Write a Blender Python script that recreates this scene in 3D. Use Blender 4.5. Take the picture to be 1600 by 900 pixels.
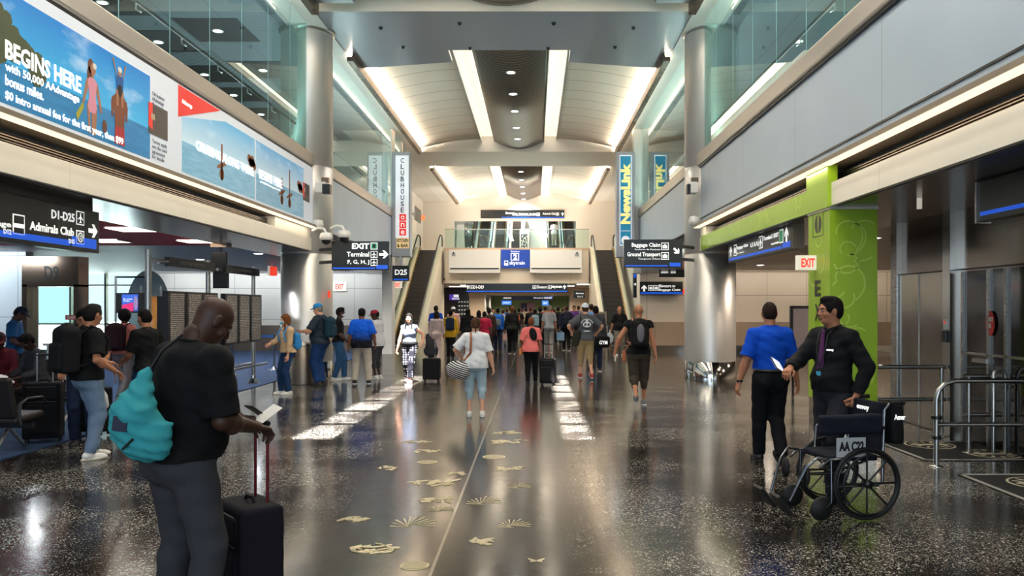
import bpy, math, random
import numpy as np
from mathutils import Vector, Matrix, Euler
PI = math.pi
C = bpy.context.scene.collection
scn = bpy.context.scene
for o in list(bpy.data.objects): bpy.data.objects.remove(o)
random.seed(7)
# ------------------------------------------------------------------ camera, light, exposure
F, CX, CY, EH = 1250.0, 835.0, 480.0, 1.75          # focal length in pixels, vanishing point, eye height
cd = bpy.data.cameras.new('camera'); cam = bpy.data.objects.new('camera', cd); C.objects.link(cam)
cam.location = (0, 0, EH); cam.rotation_euler = (PI/2, 0, 0)
cd.sensor_width = 36; cd.lens = F/1600*36; cd.shift_x = -35/1600; cd.shift_y = 30/1600
cd.clip_start = .05; cd.clip_end = 400
scn.camera = cam
scn.view_settings.view_transform = 'Standard'; scn.view_settings.look = 'None'
scn.view_settings.exposure = 0.12; scn.view_settings.gamma = 1; scn.view_settings.use_curve_mapping = False
wd = bpy.data.worlds.new('sky'); scn.world = wd; wd.use_nodes = True
bg = wd.node_tree.nodes['Background']; bg.inputs[0].default_value = (.70, .86, 1, 1); bg.inputs[1].default_value = 1.6
sun = bpy.data.lights.new('sun', 'SUN'); sun.energy = 75; sun.angle = .012; sun.color = (1, .98, .95)
so = bpy.data.objects.new('sun', sun); C.objects.link(so)
so.rotation_euler = Vector((0, -.4, 1)).to_track_quat('Z', 'Y').to_euler()
def area(name, loc, rot, sx, sy, e, col=(1, .9, .78)):
    l = bpy.data.lights.new(name, 'AREA'); l.shape = 'RECTANGLE'; l.size = sx; l.size_y = sy; l.energy = e; l.color = col
    o = bpy.data.objects.new(name, l); C.objects.link(o); o.location = loc; o.rotation_euler = rot; return o
# ceiling lamps of the hall: rows of fittings in the near bay, the two far bays, and the low ceilings
SPOTS = []
WARM = (1, .86, .68)
for y, L, e in ((11, 12, 420), (27.3, 12.6, 2300), (44.6, 13.6, 2300)):                     # cove lamps shining up onto the vaulted panels, bay by bay
    area('cove_lamps', (-4.83, y, 8.36), (0, PI+.7, 0), .14, L, e, WARM)
    area('cove_lamps', (3.47, y, 8.36), (0, PI-.7, 0), .14, L, e, WARM)
for y, L, e in ((10, 13, 420), (27.3, 12.6, 30), (44.6, 13.6, 30)):                        # long fittings in the two ceiling troughs
    for x in (-1.965, .665): area('trough_lamps', (x if y > 12 else (x-.48 if x < 0 else x+.48), y, 8.98), (0, 0, 0), .4, L, e, (1, .9, .76))
for x in (-5.13, 3.78):
    area('slot_lamps', (x, 4, 3.59), (0, 0, 0), .07, 29, 62, WARM)
for y in (22.8, 25.1, 27.3, 29.8, 31.8, 39.5, 42, 44.5, 47, 49.5): SPOTS.append(y)
def spot(loc, e, col=WARM, blend=.6, ang=2.85, r=.08):
    l = bpy.data.lights.new('downlight', 'SPOT'); l.energy = e; l.color = col; l.spot_size = ang; l.spot_blend = blend; l.shadow_soft_size = r
    o = bpy.data.objects.new('downlight', l); C.objects.link(o); o.location = loc
for y in SPOTS: spot((-.67, y, 8.40), 330 if y < 35 else 620, (1, .93, .84), ang=2.5)
for x in (-7.6, -10.6):
    for y in (7, 12, 17, 22, 27): spot((x, y, 3.02), 260 if y > 15 else 80, (.9, .95, 1))
for x in (6.6, 9.6):
    for y in (14.5, 18.5, 22.5, 27): spot((x, y, 3.02), 230, (1, .84, .68))
for x in (-3.6, 1.4):
    for y in (48, 53): spot((x, y, 3.02), 500)
    for y in (60, 66, 73, 81, 90): spot((x, y, 3.02), 650, (1, .92, .8))
for y in (52, 56): spot((-1, y, 9.1), 1800, (1, .97, .93), r=.3)
for x in (-6.1, 4.1): spot((x, 40, 8.3), 700, (1, .95, .88), r=.2)
for x, cc in ((-6.4, (.86, .95, 1)), (4.9, (.86, 1, .98))):                                   # unseen fill lights added to brighten the gallery ceilings
    area('gallery_fill', (x, 10, 5.2), (0, PI, 0), .3, 16, 420, cc); area('gallery_fill', (x, 24.8, 5.2), (0, PI, 0), .3, 9, 260, cc)
area('wall_fill', (-10.6, 30.6, 3.0), (PI*.38, 0, 0), 9, .2, 95, (.92, .97, 1)); area('wall_fill', (9, 29.6, 3.0), (PI*.38, 0, 0), 9, .2, 48, (1, .9, .76)); area('wall_fill', (-14.5, 18.2, 3.0), (PI*.38, 0, 0), 4.4, .2, 80, (.85, .94, 1))  # added fill strips, not fittings of the place; they lift the back walls
area('landing_fill', (-1, 46.6, 5.25), (PI+.25, 0, 0), 7, .4, 340, (1, .93, .84)); area('landing_fill', (-1, 49.2, 5.25), (PI-.2, 0, 0), 6, .3, 130, (1, .95, .88))  # hidden fill lights added for the end wall, far vault and second beam
area('rear_fill', (-1, -10, 5.0), (PI/2, 0, 0), 9, 7, 520, (.72, .86, 1))     # unseen fill light added behind the viewer, tinted like daylight
# ------------------------------------------------------------------ materials
def c(r, g=None, b=None):
    if g is None: g = b = r
    f = lambda v: ((v/255+.055)/1.055)**2.4 if v > 10 else v/255/12.92
    return (f(r), f(g), f(b), 1)
MATS = {}
def mat(name, col=(.5,.5,.5,1), rough=.6, metal=0, emis=None, es=1, bump=0, bscale=60, spec=.5, coat=0):
    if name in MATS: return MATS[name]
    m = bpy.data.materials.new(name); m.use_nodes = True; nt = m.node_tree; b = nt.nodes['Principled BSDF']
    b.inputs['Base Color'].default_value = col; b.inputs['Roughness'].default_value = rough
    b.inputs['Metallic'].default_value = metal; b.inputs['Specular IOR Level'].default_value = spec
    b.inputs['Coat Weight'].default_value = coat
    if emis: b.inputs['Emission Color'].default_value = emis; b.inputs['Emission Strength'].default_value = es
    if bump:
        n = nt.nodes.new('ShaderNodeTexNoise'); n.inputs['Scale'].default_value = bscale; n.inputs['Detail'].default_value = 3
        tc = nt.nodes.new('ShaderNodeTexCoord'); nt.links.new(tc.outputs['Object'], n.inputs['Vector'])
        bp = nt.nodes.new('ShaderNodeBump'); bp.inputs['Strength'].default_value = bump; bp.inputs['Distance'].default_value = .01
        nt.links.new(n.outputs['Fac'], bp.inputs['Height']); nt.links.new(bp.outputs['Normal'], b.inputs['Normal'])
    MATS[name] = m; return m
def cloth(name, col, rough=.85): return mat(name, col, rough, bump=.25, bscale=35, spec=.2)
class NT:                                            # tiny node helper
    def __init__(s, m): s.nt = m.node_tree; s.b = s.nt.nodes['Principled BSDF']; s.tc = s.n('TexCoord')
    def n(s, t, **k):
        x = s.nt.nodes.new('ShaderNode'+t)
        for a, v in k.items(): setattr(x, a, v)
        return x
    def l(s, a, b): s.nt.links.new(a, b)
    def math(s, op, a, b=None, cc=None):
        x = s.n('Math', operation=op)
        for i, v in enumerate((a, b, cc)):
            if v is None: continue
            if isinstance(v, (int, float)): x.inputs[i].default_value = v
            else: s.l(v, x.inputs[i])
        return x.outputs[0]
    def mix(s, f, a, b):
        x = s.n('Mix', data_type='RGBA')
        for i, v in ((0, f), (6, a), (7, b)):
            if isinstance(v, (tuple, float, int)): x.inputs[i].default_value = v
            else: s.l(v, x.inputs[i])
        return x.outputs[2]
    def xyz(s, out='Object'):
        x = s.n('SeparateXYZ'); s.l(s.tc.outputs[out], x.inputs[0]); return x.outputs
    def noise(s, scale, detail=2, vec=None, mp=None):
        x = s.n('TexNoise'); x.inputs['Scale'].default_value = scale; x.inputs['Detail'].default_value = detail
        v = vec or s.tc.outputs['Object']
        if mp:
            q = s.n('Mapping'); q.inputs['Scale'].default_value = mp; s.l(v, q.inputs[0]); v = q.outputs[0]
        s.l(v, x.inputs['Vector']); return x.outputs['Fac']
def steel(name, col, rough=.3, stretch=(1, 1, 40), var=.12, bump=.0):
    m = mat(name, col, rough, 1); t = NT(m)
    n = t.noise(6, 3, mp=stretch)
    t.l(t.math('MULTIPLY_ADD', n, var*2, rough-var), t.b.inputs['Roughness'])
    if bump:
        bp = t.n('Bump'); bp.inputs['Strength'].default_value = bump; bp.inputs['Distance'].default_value = .02
        t.l(t.noise(1.2, 1), bp.inputs['Height']); t.l(bp.outputs[0], t.b.inputs['Normal'])
    return m
def seamed(name, col, rough, sx=0, sy=0, sz=0, w=.012, dark=.35, metal=0, off=(0, 0, 0), jit=0, spec=.5):
    """panelled surface: thin joints every sx, sy, sz metres (0 = none)"""
    m = mat(name, col, rough, metal, spec=spec); t = NT(m); p = t.xyz(); tot = None
    for i, s in enumerate((sx, sy, sz)):
        if not s: continue
        a = t.math('ADD', p[i], off[i]+1000*s)
        a = t.math('MODULO', a, s); a = t.math('LESS_THAN', a, w)
        tot = a if tot is None else t.math('MAXIMUM', tot, a)
    base = col
    n = t.noise(1.3, 2); base = t.mix(n, tuple(v*.94 for v in col[:3])+(1,), tuple(min(1, v*1.05) for v in col[:3])+(1,))
    t.l(t.mix(tot, base, tuple(v*dark for v in col[:3])+(1,)), t.b.inputs['Base Color'])
    return m
def glassmat(name, tint, refl=.12, rough=.0):
    m = bpy.data.materials.new(name); m.use_nodes = True; nt = m.node_tree; nt.nodes.clear()
    o = nt.nodes.new('ShaderNodeOutputMaterial'); tr = nt.nodes.new('ShaderNodeBsdfTransparent'); tr.inputs[0].default_value = tint
    gl = nt.nodes.new('ShaderNodeBsdfGlossy'); gl.inputs['Roughness'].default_value = rough; gl.inputs[0].default_value = (.9, 1, .98, 1)
    fr = nt.nodes.new('ShaderNodeFresnel'); fr.inputs[0].default_value = 1.5
    a = nt.nodes.new('ShaderNodeMath'); a.operation = 'MULTIPLY_ADD'; a.inputs[1].default_value = 1.3; a.inputs[2].default_value = refl
    a.use_clamp = True
    mx = nt.nodes.new('ShaderNodeMixShader'); ge = nt.nodes.new('ShaderNodeNewGeometry'); iv = nt.nodes.new('ShaderNodeMath'); iv.operation = 'SUBTRACT'; iv.inputs[0].default_value = 1; nt.links.new(ge.outputs['Backfacing'], iv.inputs[1])
    ml = nt.nodes.new('ShaderNodeMath'); ml.operation = 'MULTIPLY'; nt.links.new(a.outputs[0], ml.inputs[0]); nt.links.new(iv.outputs[0], ml.inputs[1])      # a pane mirrors on its front faces only
    nt.links.new(fr.outputs[0], a.inputs[0]); nt.links.new(ml.outputs[0], mx.inputs[0])
    nt.links.new(tr.outputs[0], mx.inputs[1]); nt.links.new(gl.outputs[0], mx.inputs[2]); nt.links.new(mx.outputs[0], o.inputs[0])
    return m
# floor: dark polished terrazzo, shell chips outside a plain middle band, thin joints
def floor_mat():
    m = mat('terrazzo', c(36, 31, 29), .12, spec=.55); t = NT(m); p = t.xyz()
    d = t.math('ABSOLUTE', t.math('ADD', p[0], .68))
    band = t.n('MapRange'); band.inputs[1].default_value = .8; band.inputs[2].default_value = 1.3; t.l(d, band.inputs[0]); band = band.outputs[0]
    cl = t.math('GREATER_THAN', t.noise(.55, 4), .40)
    clus = t.n('MapRange'); clus.inputs[1].default_value = .30; clus.inputs[2].default_value = .54; t.l(t.noise(.8, 5), clus.inputs[0])
    tot = None
    for sc, th in ((26, .075), (48, .085), (90, .10)):
        v = t.n('TexVoronoi'); v.inputs['Scale'].default_value = sc; t.l(t.tc.outputs['Object'], v.inputs['Vector'])
        r = t.math('MULTIPLY', clus.outputs[0], th*3.6)
        hit = t.math('LESS_THAN', v.outputs['Distance'], r)
        sep = t.n('SeparateColor'); t.l(v.outputs['Color'], sep.inputs[0])
        hit = t.math('MULTIPLY', hit, t.math('GREATER_THAN', sep.outputs[0], .4))
        tot = hit if tot is None else t.math('MAXIMUM', tot, hit)
    chips = t.math('MULTIPLY', tot, band)
    base = t.mix(t.noise(.35, 3), c(20, 18, 17), c(42, 36, 33))
    base = t.mix(band, c(44, 39, 35), base)
    col = t.mix(chips, base, c(166, 162, 152))
    j1 = t.math('LESS_THAN', t.math('ABSOLUTE', t.math('ADD', p[0], .682)), .011)
    j2 = t.math('LESS_THAN', t.math('MODULO', t.math('ADD', p[1], 100-7.62+3.9*3-3.9*26+100), 3.9), .02)
    col = t.mix(j1, col, c(150, 140, 125)); col = t.mix(t.math('MULTIPLY', j2, .5), col, c(90, 82, 74))
    t.l(col, t.b.inputs['Base Color'])
    t.l(t.math('MULTIPLY_ADD', t.noise(1.1, 3), .10, .10), t.b.inputs['Roughness'])
    bp = t.n('Bump'); bp.inputs['Strength'].default_value = .06; bp.inputs['Distance'].default_value = .02
    t.l(t.noise(5, 2), bp.inputs['Height']); t.l(bp.outputs[0], t.b.inputs['Normal'])
    return m
FLOOR = floor_mat()
def carpet_mat():
    m = mat('blue_carpet', c(22, 48, 84), .95, bump=.5, bscale=120); t = NT(m)
    t.l(t.mix(t.noise(3, 4), c(14, 34, 66), c(34, 66, 106)), t.b.inputs['Base Color']); return m
CARPET = carpet_mat()
CREAM = seamed('ceiling_panels', c(214, 204, 190), .55, sy=1.14, sx=0, w=.05, dark=.5)
WHITE = mat('white_paint', c(226, 222, 214), .5)
GREYP = mat('grey_paint_and_shade', c(146, 148, 156), .28, bump=.03, bscale=1.5)
PANEL = seamed('white_wall_panels', c(206, 204, 198), .4, sx=2.4, sz=1.25, w=.016, dark=.35)
FASC = seamed('grey_metal_fascia', c(176, 192, 207), .42, sy=3.0, w=.014, dark=.6, metal=.25)
BEIGE = seamed('beige_beam', c(222, 216, 202), .45, sy=3.0, w=.01, dark=.75)
SOFF = seamed('dark_glossy_soffit', c(84, 84, 86), .22, sx=.6, w=.012, dark=.5, metal=.75)
UPC = seamed('upper_ceiling', c(120, 132, 140), .6, sx=1.2, sy=2.4, w=.03, dark=.5)
RAILM = mat('satin_rail_metal', c(196, 188, 178), .34, .65)
STEEL = steel('brushed_steel', c(176, 174, 170), .30)
COLM = steel('column_steel', c(212, 208, 202), .42, (1, 1, .3), .05); COLM.node_tree.nodes['Principled BSDF'].inputs['Metallic'].default_value = .8
CHROME = steel('polished_steel', c(205, 203, 198), .10, (3, 3, .2), .04, bump=.8)
WARMS = mat('warm_metal', c(150, 136, 120), .4, .5)
BRASS = mat('brass_inlay', c(196, 182, 146), .3, .3)
WAINS = seamed('wainscot_steel', c(132, 118, 106), .35, sx=1.2, w=.014, dark=.5, metal=.7)
BRONZE = steel('bronze_metal', c(120, 104, 90), .3)
BLACK = mat('black_metal', c(16, 16, 18), .35)
DARK = mat('dark_void', c(14, 13, 13), .7)
RUBBER = mat('black_rubber', c(14, 14, 14), .6)
SIGNB = mat('sign_black', c(10, 12, 12), .3)
SIGNW = mat('sign_white', c(240, 240, 236), .5, emis=c(240, 240, 236), es=.75)
SIGNBL = mat('sign_blue', c(20, 80, 190), .4, emis=c(20, 90, 220), es=.55)
SIGNG = mat('sign_green', c(30, 140, 90), .4, emis=c(30, 140, 90), es=.4)
RED = mat('exit_red', c(226, 60, 36), .4, emis=c(226, 60, 36), es=.9)
BOXW = mat('lit_box_white', c(226, 220, 208), .5, emis=c(240, 230, 212), es=.35)
LAMPW = mat('lamp_warm', c(255, 240, 215), .5, emis=(1, .86, .68, 1), es=.9)
LAMPB = mat('cove_lamp', c(255, 240, 215), .5, emis=(1, .87, .68, 1), es=8)
LAMPS = mat('lamp_slot', c(255, 240, 215), .5, emis=(1, .86, .66, 1), es=1.0)
LAMPD = mat('downlight_lamp', c(255, 250, 240), .5, emis=(1, .97, .92, 1), es=14)
GLASS = glassmat('teal_glass', (.80, .91, .89, 1), .07)
GLASSC = glassmat('clear_glass', (.86, .95, .92, 1), .05)
EDGE = mat('glass_edge', c(150, 190, 190), .3)
# green printed vinyl
def green_mat():
    m = mat('lime_green_vinyl', c(142, 178, 28), .3); t = NT(m)
    t.l(t.mix(t.noise(.9, 2), c(128, 166, 18), c(160, 192, 40)), t.b.inputs['Base Color']); return m
GREEN = green_mat(); GREENL = mat('pale_green_print', c(176, 204, 78), .3)
def barrel_mat():
    m = mat('perforated_metal', c(116, 108, 98), .38, .6); t = NT(m); p = t.xyz()
    w = t.n('TexWave', wave_type='BANDS', bands_direction='Y'); w.inputs['Scale'].default_value = 1.4; w.inputs['Distortion'].default_value = .4
    t.l(t.tc.outputs['Object'], w.inputs['Vector'])
    g = t.math('GREATER_THAN', w.outputs['Fac'], .93)
    t.l(t.mix(g, c(104, 94, 84), c(160, 148, 132)), t.b.inputs['Base Color']); return m
BARREL = barrel_mat()
# ------------------------------------------------------------------ mesh helper
class MB:
    def __init__(s): s.v = []; s.f = []; s.m = []; s.sm = []; s.x = Matrix.Identity(4)
    def add(s, vs, fs, mi=0, smooth=False):
        o = len(s.v); s.v += [tuple(s.x @ Vector(p)) for p in vs]
        for f in fs: s.f.append([i+o for i in f]); s.m.append(mi); s.sm.append(smooth)
        return s
    def box(s, x0, x1, y0, y1, z0, z1, mi=0):
        return s.add([(x, y, z) for z in (z0, z1) for y in (y0, y1) for x in (x0, x1)],
            [(0, 2, 3, 1), (4, 5, 7, 6), (0, 1, 5, 4), (2, 6, 7, 3), (0, 4, 6, 2), (1, 3, 7, 5)], mi)
    def prism(s, poly, a, b, axis='z', mi=0):
        n = len(poly)
        f = {'z': lambda p, t: (p[0], p[1], t), 'y': lambda p, t: (p[0], t, p[1]), 'x': lambda p, t: (t, p[0], p[1])}[axis]
        vs = [f(p, a) for p in poly]+[f(p, b) for p in poly]
        fs = [list(range(n))[::-1], list(range(n, 2*n))]+[(i, (i+1) % n, (i+1) % n+n, i+n) for i in range(n)]
        return s.add(vs, fs, mi)
    def tube(s, pts, r, n=8, mi=0, closed=False, cap=True):
        pts = [Vector(p) for p in pts]; m = len(pts); rs = r if isinstance(r, (list, tuple)) else [r]*m
        vs = []; up = None
        for i, p in enumerate(pts):
            if closed: t = (pts[(i+1) % m]-pts[i-1])
            else: t = pts[min(i+1, m-1)]-pts[max(i-1, 0)]
            t.normalize()
            if up is None: up = Vector((0, 0, 1)) if abs(t.z) < .9 else Vector((1, 0, 0))
            a = t.cross(up)
            if a.length < 1e-4: a = t.cross(Vector((0, 1, 0)))
            a.normalize(); b = a.cross(t); b.normalize(); up = b
            for k in range(n):
                q = 2*PI*k/n; vs.append(p+(a*math.cos(q)+b*math.sin(q))*rs[i])
        fs = []
        for i in range(m if closed else m-1):
            j = (i+1) % m
            for k in range(n): fs.append((i*n+k, i*n+(k+1) % n, j*n+(k+1) % n, j*n+k))
        s.add(vs, fs, mi, True)
        if cap and not closed: s.add([vs[k] for k in range(n)], [list(range(n))], mi); s.add([vs[-n+k] for k in range(n)], [list(range(n))[::-1]], mi)
        return s
    def lathe(s, prof, cx=0, cy=0, n=32, mi=0, smooth=True):
        vs = [(cx+r*math.cos(2*PI*k/n), cy+r*math.sin(2*PI*k/n), z) for r, z in prof for k in range(n)]
        fs = [(i*n+k, i*n+(k+1) % n, (i+1)*n+(k+1) % n, (i+1)*n+k) for i in range(len(prof)-1) for k in range(n)]
        s.add(vs, fs, mi, smooth)
        for i, rev in ((0, True), (len(prof)-1, False)):
            if prof[i][0] > 1e-4:
                q = [vs[i*n+k] for k in range(n)]; s.add(q, [list(range(n))[::-1] if rev else list(range(n))], mi)
        return s
    def grid(s, fn, nu, nv, mi=0, smooth=True):
        vs = [fn(i/nu, j/nv) for j in range(nv+1) for i in range(nu+1)]
        return s.add(vs, [(j*(nu+1)+i, j*(nu+1)+i+1, (j+1)*(nu+1)+i+1, (j+1)*(nu+1)+i) for j in range(nv) for i in range(nu)], mi, smooth)
    def build(s, name, mats, parent=None, bevel=0, seg=2, kind=None, thick=0):
        me = bpy.data.meshes.new(name); me.from_pydata(s.v, [], s.f)
        if not isinstance(mats, (list, tuple)): mats = [mats]
        for m in mats: me.materials.append(m)
        me.polygons.foreach_set('material_index', s.m); me.polygons.foreach_set('use_smooth', s.sm); me.update()
        o = bpy.data.objects.new(name, me); C.objects.link(o)
        if parent: o.parent = parent
        if thick: md = o.modifiers.new('t', 'SOLIDIFY'); md.thickness = thick; md.offset = 0
        if bevel: md = o.modifiers.new('b', 'BEVEL'); md.width = bevel; md.segments = seg; md.limit_method = 'ANGLE'
        if kind: o['kind'] = kind
        return o
def tag(o, label, cat, group=None, kind=None):
    o['label'] = label; o['category'] = cat
    if group: o['group'] = group
    if kind: o['kind'] = kind
    return o
def thing(name, label, cat, loc=(0, 0, 0), rz=0, group=None):
    o = bpy.data.objects.new(name, None); C.objects.link(o); o.location = loc; o.rotation_euler = (0, 0, rz); o.empty_display_size = .1
    return tag(o, label, cat, group)
def struct(mb, name, mats, bevel=0): return mb.build(name, mats, None, bevel, kind='structure')
def G(px, py): Y = F*EH/(py-CY); return ((px-CX)*Y/F, Y)
def XZ(px, py, Y): return ((px-CX)*Y/F, EH+(CY-py)*Y/F)
def copy_tree(o, parent=None):
    k = o.copy(); C.objects.link(k); k.parent = parent
    for ch in list(o.children): copy_tree(ch, k)
    return k
# frames for flat faces: u right, v up, normal towards the viewer of the face
def fr(origin, facing):
    u, n = {'-y': ((1, 0, 0), (0, -1, 0)), '+x': ((0, 1, 0), (1, 0, 0)), '-x': ((0, -1, 0), (-1, 0, 0)), 'up': ((1, 0, 0), (0, 0, 1))}[facing]
    v = (0, 1, 0) if facing == 'up' else (0, 0, 1)
    M = Matrix.Identity(4)
    for i in range(3): M[i][0] = u[i]; M[i][1] = v[i]; M[i][2] = n[i]; M[i][3] = origin[i]
    return M
FONTC = {}
def text(s, frame, u0, u1, v0, v1, m, parent=None, name='lettering', bold=.02, depth=.004, lift=.002, shear=0):
    """solid letters filling the box u0..u1, v0..v1 of a face"""
    cu = bpy.data.curves.new(name, 'FONT'); cu.body = s; cu.offset = bold; cu.extrude = .05; cu.resolution_u = 2; cu.shear = shear
    to = bpy.data.objects.new('t', cu); me = bpy.data.meshes.new_from_object(to); bpy.data.objects.remove(to)
    n = len(me.vertices); a = np.zeros(n*3); me.vertices.foreach_get('co', a); a = a.reshape(-1, 3)
    lo, hi = a.min(0), a.max(0); d = np.maximum(hi-lo, 1e-6)
    a[:, 0] = u0+(a[:, 0]-lo[0])/d[0]*(u1-u0); a[:, 1] = v0+(a[:, 1]-lo[1])/d[1]*(v1-v0)
    a[:, 2] = lift+(a[:, 2]-lo[2])/d[2]*depth
    R = np.array(frame)[:3, :3]; t = np.array(frame)[:3, 3]
    a = a@R.T+t; me.vertices.foreach_set('co', a.reshape(-1)); me.materials.clear(); me.materials.append(m); me.update()
    o = bpy.data.objects.new(name, me); C.objects.link(o)
    if parent: o.parent = parent
    return o
def flat(mb, frame, poly, mi=0, z=.001, t=.003):
    """raised flat shape on a face"""
    old = mb.x; mb.x = old@frame; mb.prism(poly, z, z+t, 'z', mi); mb.x = old
def ell(cx, cy, rx, ry, n=20, a=0):
    ca, sa = math.cos(a), math.sin(a)
    return [(cx+rx*math.cos(2*PI*k/n)*ca-ry*math.sin(2*PI*k/n)*sa, cy+rx*math.cos(2*PI*k/n)*sa+ry*math.sin(2*PI*k/n)*ca) for k in range(n)]
def rect(a, b, cc, d): return [(a, cc), (b, cc), (b, d), (a, d)]
def arrow(cx, cy, s, ang=0):
    p = [(-.5, -.14), (.08, -.14), (-.12, -.42), (.12, -.42), (.52, 0), (.12, .42), (-.12, .42), (.08, .14), (-.5, .14)]
    ca, sa = math.cos(ang), math.sin(ang)
    return [(cx+s*(x*ca-y*sa), cy+s*(x*sa+y*ca)) for x, y in p]
def plane_icon(mb, fm, cx, cy, s, w, b):              # framed aeroplane pictogram
    flat(mb, fm, rect(cx-s/2, cx+s/2, cy-s/2, cy+s/2), w); flat(mb, fm, rect(cx-s*.42, cx+s*.42, cy-s*.42, cy+s*.42), b, .003)
    flat(mb, fm, [(cx-.05*s, cy-.34*s), (cx+.05*s, cy-.34*s), (cx+.05*s, cy+.3*s), (cx, cy+.38*s), (cx-.05*s, cy+.3*s)], w, .005)
    for q in (-1, 1):
        flat(mb, fm, [(cx, cy+.14*s), (cx+q*.34*s, cy-.08*s), (cx+q*.34*s, cy-.14*s), (cx, cy-.02*s)][::q], w, .005)
        flat(mb, fm, [(cx, cy-.22*s), (cx+q*.15*s, cy-.32*s), (cx+q*.15*s, cy-.36*s), (cx, cy-.3*s)][::q], w, .005)
def bag_icon(mb, fm, cx, cy, s, w, b):
    flat(mb, fm, rect(cx-s/2, cx+s/2, cy-s/2, cy+s/2), w); flat(mb, fm, rect(cx-s*.42, cx+s*.42, cy-s*.42, cy+s*.42), b, .003)
    flat(mb, fm, rect(cx-.3*s, cx+.3*s, cy-.28*s, cy+.16*s), w, .005); flat(mb, fm, rect(cx-.12*s, cx+.12*s, cy+.16*s, cy+.28*s), w, .005)
# ------------------------------------------------------------------ setting: floors, walls, beams
B = lambda *a, mi=0: MB().box(*a, mi)
fl = struct(B(-20, 14, -12, 97, -.3, 0), 'floor', FLOOR)
struct(B(-20, -6.1, -12, 31.9, .001, .012), 'floor_carpet', CARPET)
roofm = mat('roof_slab', c(120), .8)
# roof with two rows of skylight slots over the near bay
rf = MB(); XL, XR = (-3.22, -2.70), (.40, .77); SY = [6.75+1.5*i for i in range(7)]
RZ = 9.3
rf.box(-20, XL[0], -12, 97, RZ, RZ+.3); rf.box(XL[1], XR[0], -12, 97, RZ, RZ+.3); rf.box(XR[1], 14, -12, 97, RZ, RZ+.3)
for a, b in (XL, XR):
    rf.box(a, b, -12, SY[0], RZ, RZ+.3); rf.box(a, b, SY[-1]+1.38, 97, RZ, RZ+.3)
    for y in SY[:-1]: rf.box(a, b, y+1.38, y+1.5, RZ, RZ+.3)
struct(rf, 'ceiling_roof', roofm)
# --- left side, face at x = -5.2
BX = 8.36
def side(s, sg):
    """upper gallery front of one side; s = face x, sg = +1 when the hall lies towards +x"""
    o = lambda d: s-sg*d                                    # d metres behind the face
    def bb(d0, d1, *r, mi=0, m=None): x0, x1 = sorted((o(d0), o(d1))); (m or MB()).box(x0, x1, *r, mi); return m
    n = 'left' if sg > 0 else 'right'
    m = MB(); bb(.06, .5, -12, 18.78, 3.64, 5.05, m=m); bb(.0, .4, 19.3, 29.6, 3.64, 5.02, m=m); struct(m, 'wall_%s_fascia' % n, FASC)
    m = MB(); bb(-.02, .45, -12, 18.9, 5.07, 5.36, m=m); bb(-.02, .45, 19.3, 29.6, 5.06, 5.36, m=m); struct(m, 'trim_%s_rail' % n, RAILM, .03)
    m = MB(); bb(.02, .1, -12, 18.8, 5.03, 5.075, m=m); bb(.02, .1, 19.4, 29.6, 5.0, 5.062, m=m)
    if sg < 0: bb(.045, .1, -12, 18.78, 3.82, 3.845, m=m)
    bb(-.005, .1, 19.4, 29.6, 3.62, 3.65, m=m); struct(m, 'trim_%s_joint' % n, BLACK)
    m = MB(); bb(-.14, .3, -12, 18.78, 3.61, 3.66, m=m); struct(m, 'trim_%s_lip' % n, WARMS)
    m = MB(); bb(-.12, .02, -12, 18.75, 3.60, 3.611, m=m); struct(m, 'trim_%s_light_slot' % n, LAMPS)
    g1 = 16.2 if sg > 0 else 18.2
    m = MB(); bb(.22, .5, -12, g1, 3.37, 3.54, m=m)
    for k in range(5): bb(.20, .24, -12, g1, 3.385+k*.03, 3.397+k*.03, mi=1, m=m)
    struct(m, 'trim_%s_grille' % n, [DARK, BRONZE])
    m = MB(); bb(.03, .9, -12, 18.77, 3.08, 3.38, m=m); bb(.05, .5, g1, 18.77, 3.37, 3.6, m=m); struct(m, 'wall_%s_beam' % n, BEIGE)
    # glass of the gallery, panes of 1.43 m with bright joints
    m = MB(); y = -4.1
    while y < 18.2: bb(.10, .104, y+.003, min(y+1.427, 18.6), 5.36, BX, m=m); y += 1.43
    y = 20.2
    while y < 29: bb(.10, .104, y+.003, y+2.857, 5.36, BX, m=m); y += 2.86
    m.box(*sorted((o(.12), o(.9))), 18.6, 18.62, 5.0, BX)
    w = struct(m, 'window_1' if sg > 0 else 'window_2', GLASS); m = MB(); y = -4.1
    while y < 18.3: bb(.098, .106, y-.003, y+.003, 5.36, BX, m=m); y += 1.43
    m.build('pane_joint', EDGE, w)
    # cove beam under the hall ceiling
    m = MB(); bb(-.28, .6, -12, 60, BX, 9.35, m=m); struct(m, 'wall_%s_cove_beam' % n, WHITE)
    for y0, y1 in ((5, 17.6), (20.9, 33.7), (37.6, 51.6)):
        m = MB(); bb(-.46, -.30, y0, y1, 8.18, 8.30, m=m); bb(-.46, -.43, y0, y1, 8.30, 8.42, m=m); struct(m, 'trim_%s_cove_lip' % n, BRONZE)
        m = MB(); bb(-.43, -.30, y0, y1, 8.305, 8.33, m=m); struct(m, 'trim_%s_cove_lamp' % n, LAMPB)
    return o
sl = side(-5.2, 1); sr = side(3.85, -1)
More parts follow.
